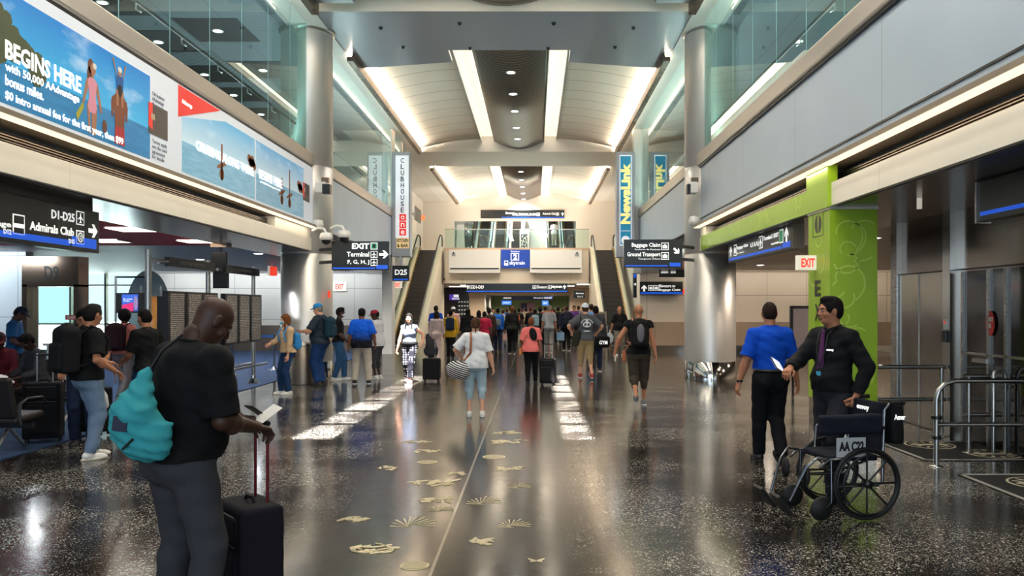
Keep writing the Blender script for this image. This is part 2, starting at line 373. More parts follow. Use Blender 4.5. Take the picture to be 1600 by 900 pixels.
# lower soffits and upper gallery slabs
struct(B(-6.57, -5.3, -12, 31.9, 3.06, 3.3), 'ceiling_left_soffit', SOFF)
redm = mat('red_ceiling', c(196, 62, 76), .8, spec=.1); greyc = seamed('low_ceiling', c(150, 152, 156), .5, sx=.6, sy=.6, w=.02, dark=.6)
struct(B(-14, -6.57, 2, 17.5, 3.1, 3.3), 'ceiling_left_red', redm)
m = B(-20, -6.57, 17.5, 31.9, 3.1, 3.3); m.box(-20, -14, -12, 17.5, 3.1, 3.3); m.box(-14, -6.57, -12, 2, 3.1, 3.3); struct(m, 'ceiling_left_low', greyc)
struct(B(-20, -5.65, -12, 31.9, 3.3, 5.0), 'floor_left_gallery', WHITE)
struct(B(3.95, 5.75, -12, 31, 3.06, 3.3), 'ceiling_right_soffit', SOFF)
beigec = seamed('beige_ceiling', c(186, 170, 152), .45, sx=2.2, sy=1.8, w=.03, dark=.4)
struct(B(5.75, 14, -12, 31, 3.1, 3.3), 'ceiling_right_low', beigec)
struct(B(4.35, 14, -12, 31, 3.3, 5.0), 'floor_right_gallery', WHITE)
struct(B(-20, -5.35, -12, 31.9, 8.40, 8.7), 'ceiling_left_gallery', UPC)
struct(B(4.0, 14, -12, 31, 8.40, 8.7), 'ceiling_right_gallery', UPC)
gw = seamed('gallery_wall', c(150, 160, 160), .5, sy=2.4, sz=1.2, w=.03, dark=.5)
struct(B(-13.3, -13, -12, 31.9, 5, 8.4), 'wall_left_gallery', gw)
struct(B(10.5, 10.8, -12, 31, 5, 8.4), 'wall_right_gallery', gw)
# dark recesses with round lamps in the gallery ceilings
def downlight(x, y, z, r=.09, group='round ceiling lamps', lab='round recessed ceiling lamp', e=LAMPD):
    t = thing('ceiling_lamp', lab, 'ceiling lamp', (x, y, z), 0, group)
    MB().lathe([(r, -.012), (r*1.35, -.016), (r*1.35, .0)], n=20).build('trim_ring', WHITE, t)
    MB().lathe([(r, -.014), (r, -.002)], n=20).build('lens', e, t); return t
k = 0
for x, ys in ((-7.6, (16.2, 19.2, 22.4, 25.6)), (-9.4, (14.5, 17.4, 20, 22.8, 25, 27.5))):
    for y in ys:
        q = MB().box(x-.75, x+.75, y-.8, y+.8, 8.385, 8.405); struct(q, 'ceiling_recess', mat('recess_dark', c(44, 46, 50), .5))
        downlight(x, y, 8.385, .1, 'round lamps of the left glazed gallery', 'round white lamp in a dark square of the left upper gallery ceiling')
for x in (6.6, 8.6):
    for y in (12, 16, 20, 24, 28): downlight(x, y, 8.40, .1, 'round lamps of the right glazed gallery', 'round white lamp in the right upper gallery ceiling')
# gallery handrails
def handrail(x, y0, y1, sg, lab):
    t = thing('handrail', lab, 'handrail', (x, y0, 5.0))
    L = y1-y0
    MB().tube([(0, 0, .98), (0, L, .98)], .028, 10).build('rail', BLACK, t)
    y = .6
    while y < L:
        MB().tube([(0, y, .98), (0, y, .86), (sg*.08, y, .82)], .014, 6).build('bracket', STEEL, t); y += 1.43
handrail(-5.5, -1, 18.4, 1, 'dark handrail with small brackets behind the left gallery glass, nearer run')
handrail(-5.5, 20.4, 29.4, 1, 'dark handrail behind the left gallery glass beyond the column')
handrail(4.15, -1, 18.4, -1, 'dark handrail with small brackets behind the right gallery glass, nearer run')
handrail(4.15, 20.4, 29.4, -1, 'dark handrail behind the right gallery glass beyond the column')
# inner partitions of the galleries
m = MB()
for y in (9, 12.2, 15.4): m.box(6.4, 6.46, y, y+.08, 5, 8.4); 
m.box(6.42, 6.44, 9, 18, 5, 8.4); struct(m, 'window_3', GLASS)
m = MB()
for y in (11, 15, 20, 24): m.box(9.9, 10.48, y, y+1.2, 5.2, 7.6)
struct(m, 'door_2', mat('gallery_dark_door', c(48, 56, 60), .3))
# --- hall ceiling
XC = -.65
def bay(y0, y1, n):
    def sidep(sg):
        x0, x1 = (-4.86, XC-1.58) if sg < 0 else (XC+1.58, 3.53)
        def f(u, v):
            t = u if sg < 0 else 1-u
            return (x0+(x1-x0)*u, y0+(y1-y0)*v, 8.50+.40*math.sin(t*PI/2))
        m = MB().grid(f, 14, 10); return m
    for sg in (-1, 1): sidep(sg).build('ceiling_side_panel', CREAM, None, thick=.04, kind='structure')
    m = MB()
    for sg in (-1, 1):
        a, b = sorted((XC+sg*1.05, XC+sg*1.58))
        m.box(a, b, y0, y1, 9.0, 9.04, 1); m.box(a-.015, a+.015, y0, y1, 8.72, 9.02); m.box(b-.015, b+.015, y0, y1, 8.85, 9.02)
    struct(m, 'ceiling_light_trough', [WHITE, LAMPW])
    pr = [(XC-1.06+2.12*i/20, 8.78-.34*math.sin(PI*i/20)) for i in range(21)]
    m = MB(); m.prism(pr+[(XC+1.06, 8.9), (XC-1.06, 8.9)], y0, y1, 'y'); m.sm = [True]*len(m.sm); m.sm[0] = m.sm[1] = False
    struct(m, 'ceiling_barrel', BARREL)
bay(20.7, 33.9, 1); bay(37.4, 52, 2)
for y in (22.8, 25.1, 27.3, 29.8, 31.8): downlight(XC-.02, y, 8.445, .11, 'round lamps along the nearer ceiling barrel', 'round lamp in the dark barrel of the nearer hall ceiling')
for y in (39.5, 42, 44.5, 47, 49.5): downlight(XC-.02, y, 8.445, .11, 'round lamps along the farther ceiling barrel', 'round lamp in the barrel of the farther hall ceiling')
# transverse soffits (the nearer has shallow cut-outs towards its far edge)
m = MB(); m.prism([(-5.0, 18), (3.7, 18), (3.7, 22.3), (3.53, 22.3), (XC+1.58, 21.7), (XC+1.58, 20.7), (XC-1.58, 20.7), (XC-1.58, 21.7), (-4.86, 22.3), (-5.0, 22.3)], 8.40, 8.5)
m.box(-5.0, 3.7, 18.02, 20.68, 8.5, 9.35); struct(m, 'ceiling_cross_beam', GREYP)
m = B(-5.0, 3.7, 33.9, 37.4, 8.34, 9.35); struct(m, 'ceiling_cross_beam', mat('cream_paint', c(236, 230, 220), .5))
m = MB()
for sg, in ((-1,), (1,)):
    for x, y in ((XC+sg*3.0, 19), (XC+sg*2.7, 20.4), (XC+sg*1.1, 18.7), (XC+sg*1.0, 20.5)): m.lathe([(.03, 8.34), (.05, 8.39), (.05, 8.401)], x, y, 10)
struct(m, 'ceiling_sprinkler_heads', BLACK)
# near bay: arched gable seen under the ceiling, and its own barrel
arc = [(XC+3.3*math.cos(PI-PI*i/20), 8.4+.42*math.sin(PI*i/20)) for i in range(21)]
struct(MB().prism([(-5, 8.4), (-5, 9.3), (3.7, 9.3), (3.7, 8.4)]+arc[::-1], 17.0, 17.5, 'y'), 'ceiling_arch', GREYP)  # its grey puts the shade of the unlit near ceiling into the colour
struct(B(-5, 3.7, 17.97, 18.01, 8.4, 9.3), 'wall_gable', CREAM)
pr = [(XC-1.25+2.5*i/20, 8.80-.3*math.sin(PI*i/20)) for i in range(21)]
struct(MB().prism(pr+[(XC+1.25, 9.1), (XC-1.25, 9.1)], 14.8, 17.9, 'y'), 'ceiling_barrel', BARREL)
m = MB()
for sg in (-1, 1): a, b = sorted((XC+sg*1.66, XC+sg*1.92)); m.box(a, b, 2, 17, 9.1, 9.15)
struct(m, 'ceiling_light_trough', LAMPW)
# end wall with opening to the upper escalators
wm = mat('warm_white_wall', c(222, 214, 202), .5)
m = MB(); m.box(-7.2, -4.4, 50.0, 50.3, 5, 9.3); m.box(2.6, 5.4, 50.0, 50.3, 5, 9.3); m.box(-4.4, 2.6, 50.0, 50.3, 7.15, 9.3); struct(m, 'wall_end', wm)
# side walls beyond the galleries
m = MB(); m.box(-7.2, -6.95, 32.2, 62, 0, 8.4); m.box(-7.2, -5.8, 30, 60, 8.36, 8.6); struct(m, 'wall_left_escalator', seamed('wall_far', c(218, 212, 202), .5, sy=2.5, sz=1.3, w=.02, dark=.7))
m = MB(); m.box(5.1, 5.35, 31.2, 62, 0, 8.4); m.box(4.45, 5.4, 30, 60, 8.36, 8.6); struct(m, 'wall_right_escalator', MATS['wall_far'])
# walls facing the viewer beside the escalators
m = MB(); m.box(-15.4, -5.8, 32, 32.3, 0, 3.1); m.box(-7.2, -5.3, 31.9, 32.3, 3.1, 5.1); struct(m, 'wall_left_back', PANEL)
struct(B(-15.4, -5.75, 31.9, 32.0, .0, 1.03), 'baseboard_left', WAINS)
m = MB(); m.box(4.1, 14, 31, 31.3, 0, 8.4); struct(m, 'wall_right_back', seamed('cream_wall_panels', c(216, 202, 184), .42, sx=1.55, sz=1.15, w=.018, dark=.4, off=(.3, 0, .1)))
struct(B(4.1, 14, 30.93, 31.0, .27, 1.18), 'baseboard_right', seamed('tan_wainscot', c(166, 146, 126), .4, sx=1.55, w=.018, dark=.5, metal=.4))
struct(B(4.08, 14, 30.9, 31.0, 0, .27), 'baseboard_right_chrome', CHROME)
struct(B(-5.64, -5.26, 29.6, 30.2, 0, 8.36), 'trim_left_pier', WHITE, .02)
struct(B(3.67, 4.0, 29.6, 30.2, 3.0, 8.36), 'trim_right_pier', WHITE, .02)
# outer shells
struct(B(-20.2, -20, -12, 31.9, 0, 9.3), 'wall_far_left', WHITE)
struct(B(13.8, 14, -12, 97, 0, 9.3), 'wall_far_right', wm)
m = MB(); m.box(-20, -5.3, 31.95, 32.25, 3.1, 9.3); m.box(-15.3, -7.2, 60, 60.3, 0, 9.3); m.box(-15.4, -15.2, 32, 60, 0, 3.1); m.box(4.0, 14, 31.0, 31.2, 5, 9.3); m.box(-20, 14, 96.8, 97, 0, 9.3); m.box(-7.2, 5.4, 60, 60.3, 5, 9.3); struct(m, 'wall_shell', wm)
# gate side windows
m = MB(); m.box(-20, -15.5, 32.05, 32.08, 0, 3.1); w = struct(m, 'window_4', GLASSC)
m = MB()
for x in (-20, -18.6, -17.2, -15.6): m.box(x, x+.08, 31.98, 32.15, 0, 3.1)
for z in (0, 1.05, 2.6): m.box(-20, -15.5, 31.99, 32.13, z, z+.06)
m.build('window_frame', STEEL, w)
# bright apron outside, sky above it
struct(B(-60, -15.6, 32.4, 120, -.4, -.3), 'floor_apron', mat('apron', c(190, 196, 200), .8))
# portal D wall
m = MB(); m.box(-20, -12.4, 19.5, 19.8, 0, 3.1); struct(m, 'wall_gate', seamed('gate_wall', c(196, 206, 212), .3, sx=.9, sz=1.5, w=.02, dark=.5))
p = B(-12.4, -11.03, 19.35, 19.8, 2.25, 2.98); p.box(-12.4, -12.28, 19.35, 19.8, 0, 2.3); p.box(-11.15, -11.03, 19.35, 19.8, 0, 2.3)
p = struct(p, 'door_1', steel('portal_bronze', c(128, 112, 100), .22, (1, 1, 4), .06, .4))
MB().box(-12.28, -11.15, 19.55, 19.57, 0, 2.25).build('glass', GLASSC, p)
text('D9', fr((-11.85, 19.35, 2.3), '-y'), 0, .34, .12, .45, BLACK, p, 'lettering')
# ---- right side: steel lift wall and glazed doors, x = 5.7
lw = steel('lift_wall_steel', c(150, 140, 130), .20, (1, 1, .6), .07, .5)
struct(B(5.7, 9, -6, 12.5, 0, 3.1), 'wall_lift', lw)
m = MB(); m.box(5.62, 5.70, 12.42, 12.62, 0, 3.08); struct(m, 'trim_lift_post', STEEL)
d = struct(B(5.66, 5.72, 11.05, 12.4, .02, 2.24), 'door_3', steel('lift_door_steel', c(172, 170, 166), .18, (1, 1, .5), .05, .6))
m = MB(); m.box(5.65, 5.66, 11.76, 11.775, .02, 2.24); m.build('door_joint', WHITE, d)
m = MB(); m.box(5.655, 5.665, 11.0, 12.45, 2.245, 2.26); m.box(5.655, 5.665, 8, 11.0, 2.245, 2.26); m.build('door_head_joint', BLACK, d)
struct(B(5.60, 5.72, 10.78, 10.98, 0, 3.06), 'trim_lift_jamb', steel('bright_steel', c(196, 200, 200), .2))
# dark glazed doors nearer
dk = mat('dark_glass', c(20, 20, 18), .08, spec=.8)
d = struct(B(5.66, 5.72, 8.0, 10.55, .0, 2.22), 'door_4', dk)
m = MB()
for y in (10.52, 9.92, 9.55, 8.95): m.box(5.63, 5.68, y, y+.05, 0, 2.22)
m.box(5.63, 5.68, 8, 10.55, 1.14, 1.17); m.build('door_frame', STEEL, d)
MB().box(5.60, 5.66, 9.95, 10.25, 1.05, 1.1).build('push_bar', STEEL, d)
e_ = MB(); flat(e_, fr((5.64, 9.9, 1.55), '-x'), ell(0, 0, .10, .155, 24)); st = e_.build('door_sticker', mat('sticker_red', c(200, 40, 40), .5), d)
fm = fr((5.636, 9.9, 1.55), '-x')
text('DO NOT\nENTER', fm, -.07, .07, -.06, .08, WHITE, st)
text('EXIT', fr((5.62, 9.62, .77), '-x'), 0, .2, 0, .06, mat('dim_grey', c(120), .6), d)
# wall card reader on the jamb
t = thing('card_reader', 'black card reader with white notice on the bright steel lift jamb', 'card reader', (5.6, 10.88, 1.4))
MB().box(-.04, 0, -.05, .05, -.13, .03).build('reader', BLACK, t, .01); MB().box(-.02, 0, -.045, .045, .05, .19).build('notice', WHITE, t, .004)
MB().box(-.024, -.02, -.02, .02, .13, .16).build('mark', RED, t)
# ---- far lower concourse under the landing
cm = seamed('concourse_beige', c(214, 190, 162), .45, sx=1.6, sz=1.2, w=.02, dark=.6)
m = MB(); m.box(-4.6, -3.5, 56, 56.3, 0, 3.1); m.box(2.5, 5.1, 56, 56.3, 0, 3.1); m.box(-3.5, 2.5, 56, 56.3, 2.62, 3.1); struct(m, 'wall_concourse', cm)
struct(B(-7, 5.1, 45.8, 97, 3.1, 3.3), 'ceiling_concourse', mat('concourse_ceiling', c(200, 186, 168), .5))
m = MB(); m.box(-5.3, -5.0, 56.3, 96, 0, 3.1); m.box(4.0, 4.3, 56.3, 96, 0, 3.1); struct(m, 'wall_concourse_sides', mat('shop_wall', c(176, 170, 160), .4))
struct(B(-5, 4, 95, 95.3, 0, 3.1), 'wall_concourse_end', mat('soft_green_wall', c(128, 152, 92), .5))
struct(B(-6.9, -4.6, 56, 56.2, 0, 3.1), 'wall_shopfront', mat('dark_shopfront', c(40, 32, 28), .3))
m = MB()
for x, y in ((-4, 49), (2, 50.5), (-5, 52), (3.0, 47)): m.box(x-.5, x+.5, y-.3, y+.3, 3.08, 3.1)
for x, y in ((-2, 62), (1, 62), (-2, 72), (1, 72), (-2, 84), (1, 84)): m.box(x-.6, x+.6, y-.6, y+.6, 3.07, 3.1)
struct(m, 'ceiling_lamps_concourse', mat('lamp_panel', c(255), .5, emis=(1, .9, .74, 1), es=6))
# landing slab between the escalators
m = MB(); m.box(-5.1, 3.1, 45.5, 46, 3.1, 5.05); struct(m, 'wall_landing_front', seamed('landing_beige', c(224, 210, 188), .42, sx=2.05, w=.02, dark=.6))
struct(B(-7, 5.1, 45.9, 62, 3.4, 5.0), 'floor_landing', WHITE)
struct(B(-5.15, 3.15, 45.42, 45.55, 5.0, 5.12), 'trim_landing_edge', mat('tan_stone', c(196, 164, 136), .4))
for a, b, w in ((-4.83, -1.92, 'left'), (-.25, 2.68, 'right')):
    t = thing('fascia_cabinet', 'long white box panel with a dark slot, %s of the blue station sign' % w, 'panel', ((a+b)/2, 45.2, 3.67))
    h = (b-a)/2; MB().box(-h, h, -.15, .22, 0, 1.32).build('casing', WHITE, t, .02); MB().box(-h+.08, h-.08, -.17, -.14, .22, .29).build('slot', BLACK, t)
    x = -h+.28 if w == 'left' else h-.28
    l_ = MB().box(x-.1, x+.1, -.2, -.15, .95, 1.12).build('emergency_lamp', mat('grey_plastic', c(150), .5), t); MB().box(x-.04, x+.04, -.22, -.18, 1.08, 1.18).build('lens', BLACK, l_)
# glass balustrade on the landing
t = thing('glass_balustrade', 'clear glass balustrade along the upper landing edge', 'balustrade', (-1, 45.5, 5.1))
for k in range(6):
    x = -4.1+k*1.37; MB().box(x+.02, x+1.35, -.01, .01, 0, 1.05).build('pane', GLASSC, t)
MB().tube([(-4.1, 0, 1.08), (4.1, 0, 1.08)], .025, 8).build('rail', STEEL, t)
# shell figures let into the middle band of the floor
def inlay(px, py, w, kind, rot=0):
    x, y = G(px, py); m = MB(); s = w*y/F; rr = random.Random(px)
    fm = Matrix.Translation((x, y, 0)) @ Matrix.Rotation(rot, 4, 'Z')
    if kind == 'disc':
        flat(m, fm, ell(0, 0, s/2, s/2, 28), 0, .0, .003)
        for k in range(7): flat(m, fm, rect(-s*.4, s*.4, -s*.36+k*s*.12, -s*.35+k*s*.12), 1, .003, .001)
    elif kind == 'fan':
        for k in range(11):
            a = PI*k/10; L = s/2*(.8+.2*rr.random()); d = .03*s/.3
            flat(m, fm, [(-d*math.sin(a), d*math.cos(a)), (L*math.cos(a-.05), L*math.sin(a-.05)*1.5), (L*math.cos(a+.05), L*math.sin(a+.05)*1.5)], 0, .0, .003)
    elif kind == 'knot':
        for k in range(9):
            a = rr.random()*6.28; r1 = s*.46; pts = [(r1*math.cos(a+t*.5)*(1-.12*math.sin(3*t+k)), r1*.9*math.sin(a+t*.5)*(.5+.4*math.cos(k+t)), .002) for t in np.linspace(0, 3.5, 12)]
            m.tube([tuple(fm @ Vector(p)) for p in pts], .009, 4)
    elif kind == 'moth':
        for q in (-1, 1):
            flat(m, fm, [(0, -.1*s), (q*.5*s, .35*s), (q*.42*s, -.05*s), (q*.3*s, -.1*s), (q*.36*s, -.4*s), (q*.05*s, -.3*s)][::q], 0, .0, .003)
    else:
        for k in range(14):
            a = rr.random()*6.28; q = rr.random()*.3*s
            cxx, cyy = (rr.random()-.5)*s*.7, (rr.random()-.5)*s*.5
            flat(m, fm, ell(cxx, cyy, s*.2*rr.random()+.02, s*.06*rr.random()+.01, 8, a), 0, .0, .003+.0002*k)
    o = m.build('shell_inlay', [BRASS, BLACK], fl); o['label'] = 'pale metal shell figure'
for a in ((586, 857, 76, 'knot'), (648, 884, 46, 'disc'), (645, 822, 82, 'fan'), (552, 810, 58, 'twig'), (690, 798, 46, 'fan'), (683, 781, 56, 'twig'),
    (680, 755, 92, 'twig'), (668, 722, 32, 'disc'), (606, 731, 46, 'twig'), (712, 740, 34, 'twig'), (668, 705, 48, 'twig'), (757, 787, 66, 'fan'), (755, 846, 50, 'twig'),
    (803, 823, 62, 'fan'), (838, 875, 28, 'moth'), (796, 733, 60, 'twig'), (772, 714, 36, 'disc'), (797, 690, 72, 'twig'), (812, 762, 44, 'fan'), (650, 690, 50, 'twig'), (790, 676, 48, 'twig')):
    inlay(*a)
# floor mats by the doors
def floormat(poly, circ, lab):
    xs = [p[0] for p in poly]; ys = [p[1] for p in poly]; cx, cy = sum(xs)/len(xs), sum(ys)/len(ys)
    t = thing('floor_mat', lab, 'mat', (cx, cy, 0)); q = [(x-cx, y-cy) for x, y in poly]
    MB().prism(q, .001, .009).build('pile', mat('black_mat', c(18, 17, 17), .9), t)
    m = MB(); n = len(q)
    for i in range(n):
        a, b = Vector(q[i]), Vector(q[(i+1) % n]); d = (b-a).normalized(); e = Vector((-d.y, d.x))*.045
        m.prism([tuple(a), tuple(b), tuple(b+e), tuple(a+e)], .009, .012)
    m.build('white_border', mat('mat_border', c(150, 148, 142), .7), t)
    for x, y in circ:
        m = MB(); x -= cx; y -= cy; mm = mat('mat_emblem', c(200, 190, 160), .7); bm = MATS['black_mat']
        f0 = Matrix.Identity(4); flat(m, f0, ell(x, y, .3, .3, 32), 0, .009, .002); flat(m, f0, ell(x, y, .275, .275, 32), 1, .011, .001)
        for k in range(12): a = k*PI/6; flat(m, f0, ell(x+.2*math.cos(a), y+.2*math.sin(a), .05, .022, 8, a), 0, .012, .001)
        flat(m, f0, rect(x-.2, x+.2, y-.05, y+.05), 0, .012, .0015)
        m.build('round_emblem', [mm, bm], t)
floormat([(4.44, 9.1), (6.3, 9.1), (6.3, 10.4), (4.42, 10.4)], [(4.78, 10.0), (5.0, 9.5)][:2] and [(5.0, 10.12), (5.45, 9.5)], 'black mat with a pale border and two round emblems behind the steel rail')
floormat([(4.42, 6.4), (6.5, 6.4), (6.5, 8.35), (4.42, 8.35)], [(5.0, 7.9)], 'black mat with a pale border and one round emblem, nearest on the right')
# ------------------------------------------------------------------ columns
def column(x, y, lab):
    t = thing('steel_column', lab, 'column', (x, y, 0))
    MB().lathe([(.61, .46), (.61, 3.0), (.60, 3.01), (.60, 3.03), (.61, 3.04), (.61, 5.08), (.60, 5.09), (.60, 5.11), (.61, 5.12), (.61, 8.38)], n=64).build('shaft', COLM, t)
    MB().lathe([(.615, 0), (.615, .45), (.60, .46)], n=64).build('base_sleeve', CHROME, t)
    MB().lathe([(.612, 8.3), (.66, 8.34), (.66, 8.40)], n=64).build('top_ring', STEEL, t); return t
column(-5.5, 19.35, 'brushed steel round column beside the left escalator side, under the left gallery')
column(4.25, 19.35, 'brushed steel round column with polished base on the right of the hall')
# ------------------------------------------------------------------ overhead signs
class Sign:
    """dark sign box; px coordinates of the photograph are turned into metres on the face plane"""
    def __init__(s, name, lab, facing, d, x0, x1, y0, y1, depth=.12, cat='sign', case=SIGNB, group=None):
        s.f = facing; s.d = d
        if facing == '-y':
            s.k = d/F; s.o = ((x0-CX)*s.k, d, EH+(CY-y1)*s.k); s.w = (x1-x0)*s.k; s.h = (y1-y0)*s.k
        else:
            ya, yb = d*F/(x0-CX), d*F/(x1-CX); k = abs(d/(x0-CX)); s.o = (d, ya, EH+(CY-y1)*k); s.w = abs(yb-ya); s.h = (y1-y0)*k
        s.fm = fr((0, 0, 0), facing)
        s.t = thing(name, lab, cat, s.o, 0, group); m = MB(); m.x = s.fm; m.box(0, s.w, 0, s.h, -depth, 0); m.build('casing', case, s.t, .006)
    def uv(s, px, py):
        if s.f == '-y': return (px-CX)*s.k-s.o[0], EH+(CY-py)*s.k-s.o[2]
        Y = s.d*F/(px-CX); return abs(Y-s.o[1]), EH+(CY-py)*Y/F-s.o[2]
    def text(s, st, x0, x1, y0, y1, m=SIGNW, **k):
        a, b = s.uv(x0, y0), s.uv(x0, y1); e = s.uv(x1, y1)
        return text(st, s.fm, a[0], e[0], b[1], a[1], m, s.t, **k)
    def shape(s, name, fn, m):
        q = MB(); fn(q, s.fm); return q.build(name, m, s.t)
    def stripe(s, v0=.03, v1=.075, u0=.02, u1=None, m=SIGNBL):
        return s.shape('blue_stripe', lambda q, f: flat(q, f, rect(u0, u1 or s.w-.02, v0, v1)), m)
WB = [SIGNW, SIGNB]
# left side hanging sign
s = Sign('hanging_sign', 'long black gate direction sign with D1-D25 and a club name, hanging top left', '+x', -5.6, -60, 155, 294, 365, .16)
s.o  # lower edge
def leftsign():
    t = thing('hanging_sign', '', 'sign'); return t
for ch in list(s.t.children): bpy.data.objects.remove(ch)
s.o = (-5.6, 6.6, 2.44); s.w = 3.7; s.h = .53; s.t.location = s.o
m = MB(); m.x = s.fm; m.box(0, s.w, 0, s.h, -.16, 0); m.build('casing', SIGNB, s.t, .01)
m = MB(); m.x = s.fm; m.box(0, s.w-.12, s.h, s.h+.1, -.14, -.02); m.build('mounting_box', BLACK, s.t)
s.stripe(.05, .12, .02, s.w-.65); s.stripe(.05, .17, s.w-.62, s.w-.08)
s.text('D1-D25', 80, 116, 327, 341); s.text('Admirals Club', 46, 115, 345, 359); s.text('D15', 107, 116, 373, 380)
s.text('Storage', -38, 17, 338, 350); s.text('D12', 5, 17, 357, 365)
def f_(q, f):
    for px, k in ((125, 0), (125, 1)):
        u, v = s.uv(px, 341 if k == 0 else 371)
        if k == 0: plane_icon(q, f, u, v, .17, 0, 1)
        else:
            flat(q, f, rect(u-.085, u+.085, v-.085, v+.085), 0); flat(q, f, rect(u-.07, u+.07, v-.07, v+.07), 1, .003)
            flat(q, f, ell(u, v, .06, .06), 0, .005); flat(q, f, ell(u, v, .045, .045), 1, .007)
            for j in range(5): flat(q, f, ell(u+.022*math.cos(j*1.257), v+.022*math.sin(j*1.257), .009, .009, 8), 0, .009)
    u, v = s.uv(29, 351); flat(q, f, rect(u-.1, u+.1, v-.11, v+.11), 0); flat(q, f, rect(u-.085, u+.085, v+.01, v+.095), 1, .003); flat(q, f, rect(u-.085, u+.085, v-.095, v-.035), 1, .003)
    u, v = s.uv(145, 361); flat(q, f, arrow(u, v, .20), 0)
s.shape('pictograms', f_, WB)
# EXIT / Terminal sign on the left column
s = Sign('hanging_sign', 'black sign with EXIT, Terminal and F, G, H, J beside the left column', '-y', 18.4, 518, 608, 377, 422, .14)
s.text('EXIT', 550, 577, 380, 389, bold=.04); s.text('Terminal', 542, 577, 393.5, 401); s.text('F, G, H, J', 543, 577, 406, 414)
def f_(q, f):
    u, v = s.uv(584.5, 384.5); flat(q, f, rect(u-.08, u+.08, v-.08, v+.08), 0); flat(q, f, rect(u-.065, u+.065, v-.065, v+.065), 2, .003); flat(q, f, ell(u, v, .035, .05), 1, .005)
    for y in (397.5, 410): u, v = s.uv(584.5, y); plane_icon(q, f, u, v, .155, 0, 1)
    u, v = s.uv(599.5, 397.5); flat(q, f, arrow(u, v, .21), 0)
s.shape('pictograms', f_, [SIGNW, SIGNB, SIGNG]); s.stripe(.025, .06, .03, 1.0); s.stripe(.025, .115, 1.03, 1.29)
m = MB().tube([(.05, .12, .5), (-.5, .62, .5)], .04, 8).tube([(.05, .12, .2), (-.5, .62, .2)], .04, 8); m.build('bracket', BLACK, s.t)
# Baggage claim sign on the right column
s = Sign('hanging_sign', 'black sign with Baggage Claim and Ground Transport beside the right column', '-y', 18.4, 975, 1066, 374, 418, .14)
s.text('Baggage Claim', 987, 1032, 379.5, 387.5); s.text('Reclamo de Equipaje', 992, 1032, 388.5, 391.5, bold=.0)
s.text('Ground Transport', 980, 1032, 394, 402.5); s.text('Transporte Urbano', 997, 1032, 403, 406.5, bold=.0)
def f_(q, f):
    for y in (385, 400): u, v = s.uv(1039, y); bag_icon(q, f, u, v, .17, 0, 1)
    u, v = s.uv(1057, 392); flat(q, f, arrow(u, v, .17, -PI/4), 0)
s.shape('pictograms', f_, WB); s.stripe(.025, .055, .03, 1.0); s.stripe(.025, .11, 1.05, 1.3)
m = MB().tube([(1.3, .12, .5), (1.75, .62, .5)], .04, 8).tube([(1.3, .12, .2), (1.75, .62, .2)], .04, 8); m.build('bracket', BLACK, s.t)
# D25 sign
s = Sign('gate_sign', 'small square black D25 sign near the left escalator', '-y', 28.8, 613, 639, 415, 439, .12)
s.text('D25', 617, 636, 421, 429.5); s.stripe(.03, .08, .04, .56); MB().box(.26, .32, .03, .4, .54, .93).build('hanger', STEEL, s.t)
# EXIT boxes
def exitbox(lab, d, x0, x1, y0, y1, **k):
    s = Sign('exit_sign', lab, '-y', d, x0, x1, y0, y1, .07, 'exit sign', BOXW)
    w = x1-x0; h = y1-y0; s.text('EXIT', x0+w*.2, x1-w*.2, y0+h*.2, y1-h*.2, RED, bold=.03); return s
q = exitbox('white EXIT sign with red letters reaching out from the green pillar', 10.95, 1245, 1280, 399, 422)
MB().box(.28, .36, -.02, .05, -.03, .22).build('bracket', BOXW, q.t)
q = exitbox('white EXIT sign on the wall behind the left column', 31.9, 520, 541, 441, 455)
q = exitbox('small white EXIT sign just under the D25 sign', 31.7, 614, 628, 440, 450)
t = thing('exit_sign', 'red and white exit sign seen edge on under the low ceiling left of the column', 'exit sign', (-8.1, 24.5, 2.72)); MB().box(-.07, 0, 0, .3, 0, .3).build('box', BOXW, t); MB().box(0, .12, 0, .3, 0, .28).build('face', RED, t); MB().box(.0, .03, .1, .14, .28, .4).build('hanger', WHITE, t)
# right side signs
s = Sign('hanging_sign', 'long black sign for Baggage Claim and Terminal hanging under the green beam', '-x', 4.05, 1138, 1239, 374, 411, .16)
for ch in list(s.t.children): bpy.data.objects.remove(ch)
s.o = (4.05, 16.7, 2.67); s.w = 4.15; s.h = .41; s.t.location = s.o
m = MB(); m.x = s.fm; m.box(0, s.w, 0, s.h, -.18, 0); m.build('casing', [SIGNB], s.t, .01); m = MB(); m.x = s.fm; m.box(s.w, s.w+.012, 0, s.h, -.18, 0); m.build('end_cap', WARMS, s.t)
s.text('Baggage Claim', 1152, 1169, 385, 391); s.text('Reclamo', 1152, 1163, 395, 397, bold=0); s.text('E, F, G, H, J', 1173, 1186, 380, 388); s.text('Terminal / EXIT', 1193, 1217, 370, 376.5); s.text('Terminal / Salida', 1205, 1217, 380, 383, bold=0)
def f_(q, f):
    for px, y in ((1149, 391), (1189, 378.5)): u, v = s.uv(px, y); (bag_icon if px < 1160 else plane_icon)(q, f, u, v, .22, 0, 1)
    u, v = s.uv(1221, 369); flat(q, f, rect(u-.1, u+.1, v-.11, v+.11), 0); flat(q, f, rect(u-.085, u+.085, v-.095, v+.095), 2, .003)
    u, v = s.uv(1229, 367); flat(q, f, arrow(u, v, .24, PI/2), 0); u, v = s.uv(1142, 393); flat(q, f, arrow(u, v, .2, PI/2), 0)
s.shape('pictograms', f_, [SIGNW, SIGNB, SIGNG]); s.stripe(.04, .085, .05, 3.6); s.stripe(.04, .13, 3.65, 4.05)
